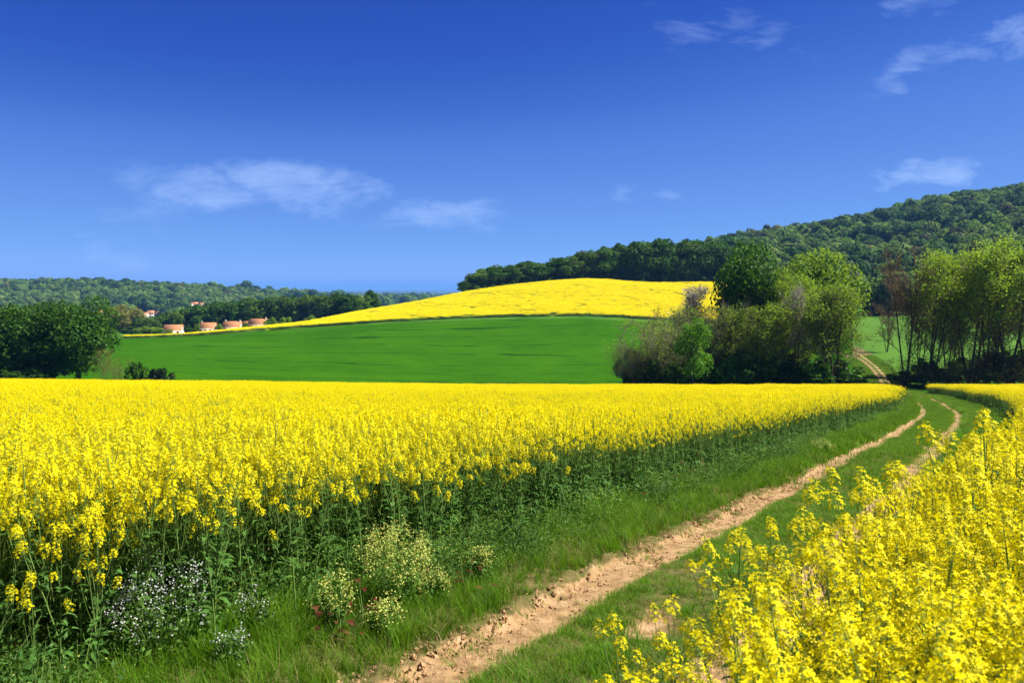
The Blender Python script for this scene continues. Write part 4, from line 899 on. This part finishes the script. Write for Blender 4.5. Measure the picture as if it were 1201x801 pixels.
# wood along the hilltop
TOP = lambda p: np.interp(p, [540, 556, 572, 590, 612, 640, 668, 692, 715, 740, 770, 800, 830, 850, 870], [330, 319, 311, 308, 307, 303, 297, 292, 287, 281, 279, 279, 281, 284, 292])
for rowi, (dY, step) in enumerate(((0, 15.5), (9, 16), (20, 17))):
    px = 549 + rowi * 6
    while px < 866:
        Y = np.interp(px, [540, 620, 690, 780, 870], [431, 441, 451, 448, 452]) + dY + RG.uniform(-2, 2)
        pale = RG.random() < (.5 if px < 700 else .12)
        lab = 'dense dark oak along the hilltop wood above the yellow field' if not pale else 'lighter spring green tree in the hilltop wood above the yellow field'
        tree('palewood' if pale else 'wood', px, Y, float(TOP(px)) + RG.uniform(-1, 4) + (2 if rowi == 0 else 0), RG.uniform(26, 36), lab, 'broadleaf_tree', 'tree', 'pale trees of the hilltop wood' if pale else 'dark trees of the hilltop wood')
        px += step * RG.uniform(.8, 1.2)
for i in range(22):
    px = 546 + i * 14.5; Y = np.interp(px, [540, 620, 690, 780, 870], [428, 437, 447, 444, 447])
    tree('bush', px, Y, float(np.interp(px, [540, 690, 860], [336, 318, 322])), 20, 'dark bush along the lower rim of the hilltop wood', 'round_bush', 'bush', 'bushes on the rim of the hilltop wood')
# wood behind the houses
TOP2 = lambda p: np.interp(p, [190, 215, 250, 280, 310, 340, 370, 400, 425], [366, 360, 354, 350, 348, 346, 345, 343, 345])
for rowi, (Y0, step) in enumerate(((468, 13.5), (490, 15), (515, 16))):
    px = 196 + rowi * 5
    while px < 424:
        pale = RG.random() < .3
        tree('palewood' if pale else 'wood', px, Y0 + RG.uniform(-5, 5) - (px > 380) * 30, float(TOP2(px)) + RG.uniform(-1, 4), RG.uniform(20, 30),
             'lighter spring green tree in the wood behind the tiled houses' if pale else 'dense dark tree in the wood behind the tiled houses', 'broadleaf_tree', 'tree', 'pale trees of the valley wood' if pale else 'dark trees of the valley wood')
        px += step * RG.uniform(.8, 1.2)
tree('wood', 434, 452, 339, 23, 'round dark tree ending the valley wood on the yellow skyline')
tree('olivewood', 145, 470, 357, 40, 'brownish broad tree between the dark clump and the houses')
tree('olivewood', 133, 500, 362, 34, 'duller broad tree behind the brownish one in the valley')
tree('palewood', 176, 440, 371, 26, 'yellow green bushy tree before the valley wood')
tree('wood', 159, 455, 371, 8, 'narrow dark conifer shaped tree beside the brownish tree')
for px, Y, top, w, lab in ((152, 400, 383, 20, 'green bush nearest the dark clump on the valley hedge'), (168, 402, 382, 18, 'green bush second along the valley hedge'), (184, 405, 383, 18, 'green bush just before the first tiled house'), (220, 400, 380, 9, 'dark bush on the outer side of the first tiled house'),
                           (230, 402, 379.5, 9, 'rounded bush between the first and second tiled house'), (257, 410, 379, 8, 'low bush between the second and third tiled house'), (286, 415, 377.5, 8, 'low bush between the third and fourth tiled house'), (318, 425, 371, 14, 'grey green bush after the fourth tiled house'),
                           (332, 428, 371, 16, 'bush on the yellow skyline below the valley wood'), (365, 430, 369, 14, 'pale bush farther up the yellow skyline'), (197, 398, 386, 9, 'low bush in front of the first tiled house')):
    tree('bush' if 'dark' in lab else 'palebush', px, Y, top, w, lab, 'round_bush', 'bush')

# ------------------------------------------------------------------ houses
def house(px, Y, row_ridge, w, d, rz, label, wing=None, chim=(-.35, .35), wall='plaster', eave=2.9, roof_h=2.6, group=None):
    X = (px - CX) / F * Y; zr = -(row_ridge + .9 - HZ) / F * Y; z0 = zr - eave - roof_h
    t = thing('cottage', label, 'house', (X, Y, z0), rz, None, group)
    def block(x0, x1, y0, y1, ev, rh, nm):
        g = G(); box(g, x0, x1, y0, y1, -6, ev); ym = (y0 + y1) / 2
        for x in (x0, x1): g.add([(x, y0, ev), (x, y1, ev), (x, ym, ev + rh)], [(0, 1, 2)])
        obj('wall', mesh_of('wall', g, M[wall]), t)
        r = G(); o = .35; th = .16
        for sgn, ye in ((-1, y0 - o), (1, y1 + o)):
            ze = ev - o * rh / ((y1 - y0) / 2)
            v = [(x0 - o, ye, ze), (x1 + o, ye, ze), (x1 + o, ym, ev + rh), (x0 - o, ym, ev + rh)]; v2 = [(a, b, c + th) for a, b, c in v]
            r.add(v + v2, [(0, 1, 2, 3), (4, 5, 6, 7), (0, 1, 5, 4), (1, 2, 6, 5), (3, 0, 4, 7)])
        return obj('roof', mesh_of('roof', r, M['rooftile']), t)
    rf = block(-w / 2, w / 2, -d / 2, d / 2, eave, roof_h, 'main')
    for c in chim:
        g = G(); x = c * w; box(g, x - .32, x + .32, -.3, .3, eave + roof_h - .5, eave + roof_h + .75); box(g, x - .4, x + .4, -.38, .38, eave + roof_h + .75, eave + roof_h + .9); obj('chimney', mesh_of('chimney', g, M['plaster']), rf)
    if wing: block(*wing, eave * .8, roof_h * .7, 'wing')
    for k in range(3):
        x = -w / 2 + w * (k + .5) / 3; g = G()
        if k == 1:
            box(g, x - .5, x + .5, -d / 2 - .06, -d / 2 - .01, 0, 2.1); obj('door', mesh_of('door', g, M['wood']), t)
        else:
            box(g, x - .6, x + .6, -d / 2 - .08, -d / 2 - .012, .9, 2.2); wdw = obj('window', mesh_of('window', g, M['wood']), t)
            p = G(); box(p, x - .5, x - .03, -d / 2 - .1, -d / 2 - .085, 1., 2.1); box(p, x + .03, x + .5, -d / 2 - .1, -d / 2 - .085, 1., 2.1); obj('pane', mesh_of('pane', p, M['glass']), wdw)
house(204, 425, 380.2, 9.1, 7, .10, 'low tiled cottage farthest down the slope, nearest the dark clump', None, ())
house(244, 428, 377.7, 8.6, 7, -.05, 'tiled cottage with a pale annex, second along the yellow skyline', (4, 8, -2.5, 2.5), (-.4,))
house(273, 430, 376.2, 9.1, 7, .05, 'tiled cottage with two gable chimneys, third along the skyline', None, (-.42, .42))
house(304, 436, 373.2, 9.1, 7, -.1, 'highest tiled cottage, with a lower wing beside tall trees', (-8.5, -4.3, -2.5, 2.5), (.4,))
for i, (px, Y, row) in enumerate(((118, 1180, 361), (126, 1190, 361), (170, 1150, 364), (177, 1160, 362), (186, 1150, 363), (223, 1290, 353), (229, 1300, 352), (236, 1290, 352.5), (241, 1310, 354))):
    house(px, Y, row + 1.5, 9, 8, RG.uniform(-.5, .5), ('far village house with a %s in the wooded valley beyond the oak clump' if i < 2 else 'far village house with a %s above the nearer valley wood' if i < 5 else 'far village house with a %s high on the wooded ridge') % 'dusky roof', None, (.3,), 'plaster', 3.0, 3.0, 'far village houses by the oak clump' if i < 2 else 'far village houses above the valley wood' if i < 5 else 'far village houses on the wooded ridge')

# ------------------------------------------------------------------ far woods that read as one mass
for nm, a, b, c in (('hill_dark', (.035, .090, .018), (.06, .13, .024), (.05, .11, .024)), ('hill_light', (.10, .19, .03), (.15, .24, .04), (.18, .25, .06)), ('hill_brown', (.10, .12, .04), (.13, .14, .05), (.11, .15, .04))):
    M[nm] = foliage(nm, a, b, .3, .8, .4, None, c)
def far_crown(seed, mat='hill'):
    rng = np.random.default_rng(seed); g = G(); lobes = []
    for k in range(6):
        d = unit(rng.normal(size=3)); d[2] = abs(d[2]); lobes.append((np.array([d[0] * 3.2, d[1] * 3.2, 5.2 + d[2] * 3.2]), rng.uniform(2.1, 3.3)))
    lobed_leaves(g, rng, lobes, 460, 1.25, 0, .8, .28); lobed_leaves(g, rng, [(np.array([0, 0, 5.]), 3.4)], 120, 2.4)
    return mesh_of('far_crown', g, M[mat])
FT = [far_crown(400 + k, m) for k, m in enumerate(('hill', 'hill', 'hill', 'hill_light', 'hill_light', 'hill_dark', 'hill_dark', 'hill_brown'))]
def far_wood(name, px0, px1, Ya, Yb, n, s0, s1, label, mask=None, pale=.02):
    px = RG.uniform(px0, px1, n); Y = np.sqrt(RG.uniform(Ya ** 2, Yb ** 2, n)); X = (px - CX) / F * Y
    if mask is not None: k = mask(px, Y); px, X, Y = px[k], X[k], Y[k]
    n = len(X); z = H0(X, Y); s = RG.uniform(s0, s1, n) * (1 + .18 * np.sin(X * .021) * np.sin(Y * .017)); fl = np.sin(X * .013 + 2) * np.sin(Y * .011 + X * .004) + .6 * np.sin(X * .041 + Y * .02) * np.sin(Y * .035) + .75 * RG.normal(size=n)
    idx = np.where(fl > .75, RG.integers(3, 5, n), np.where(fl < -.75, RG.integers(5, 7, n), RG.integers(0, 3, n))); idx = np.where(RG.random(n) < pale, 7, idx); s = np.where(idx > 4, s * 1.12, s)
    scatter(name, np.stack([X, Y, z - 1], 1), np.stack([0 * X, 0 * X, RG.random(n) * 6.28], 1), np.stack([s, s, s * RG.uniform(.9, 1.25, n)], 1), idx, FT, label)
far_wood('hill_forest', 770, 1560, 345, 1120, 8000, .6, 1.7, 'green wood covering the steep hillside behind the trees', lambda p, y: y > np.interp(p, [770, 850, 930, 1000, 1030, 1560], [520, 500, 420, 352, 345, 345]))
far_wood('ridge_forest', -700, 330, 860, 2100, 15000, 1.0, 1.6, 'wooded ridge along the far side of the valley', lambda p, y: (y > np.interp(p, [-700, 100, 330], [820, 900, 1000])) & ~((np.abs(p - 178) < 14) & (y < 1170) ) & ~((np.abs(p - 122) < 10) & (y < 1200)) & ~((np.abs(p - 232) < 14) & (y > 1180) & (y < 1310)))
far_wood('plain_forest', 200, 760, 1700, 6500, 7000, 1.4, 2.6, 'far woods on the plain before the horizon', lambda p, y: (np.sin(y * .0021 + p * .008) + .5 * np.sin(p * .05 + y * .004)) > -.1, .02)

# ------------------------------------------------------------------ air
def haze():
    g = G(); box(g, -30000, 30000, -60, 46000, -330, 185)
    m, n, l, out = nt('haze_air'); v = n.new('ShaderNodeVolumePrincipled'); v.inputs['Color'].default_value = (.19, .46, 1.0, 1); v.inputs['Density'].default_value = HAZE
    v.inputs['Anisotropy'].default_value = .0; l.new(v.outputs[0], out.inputs['Volume'])
    obj('haze', mesh_of('haze', g, m), kind='stuff', label='thin blue air over the distant plain')
HAZE = 7.5e-5
haze()
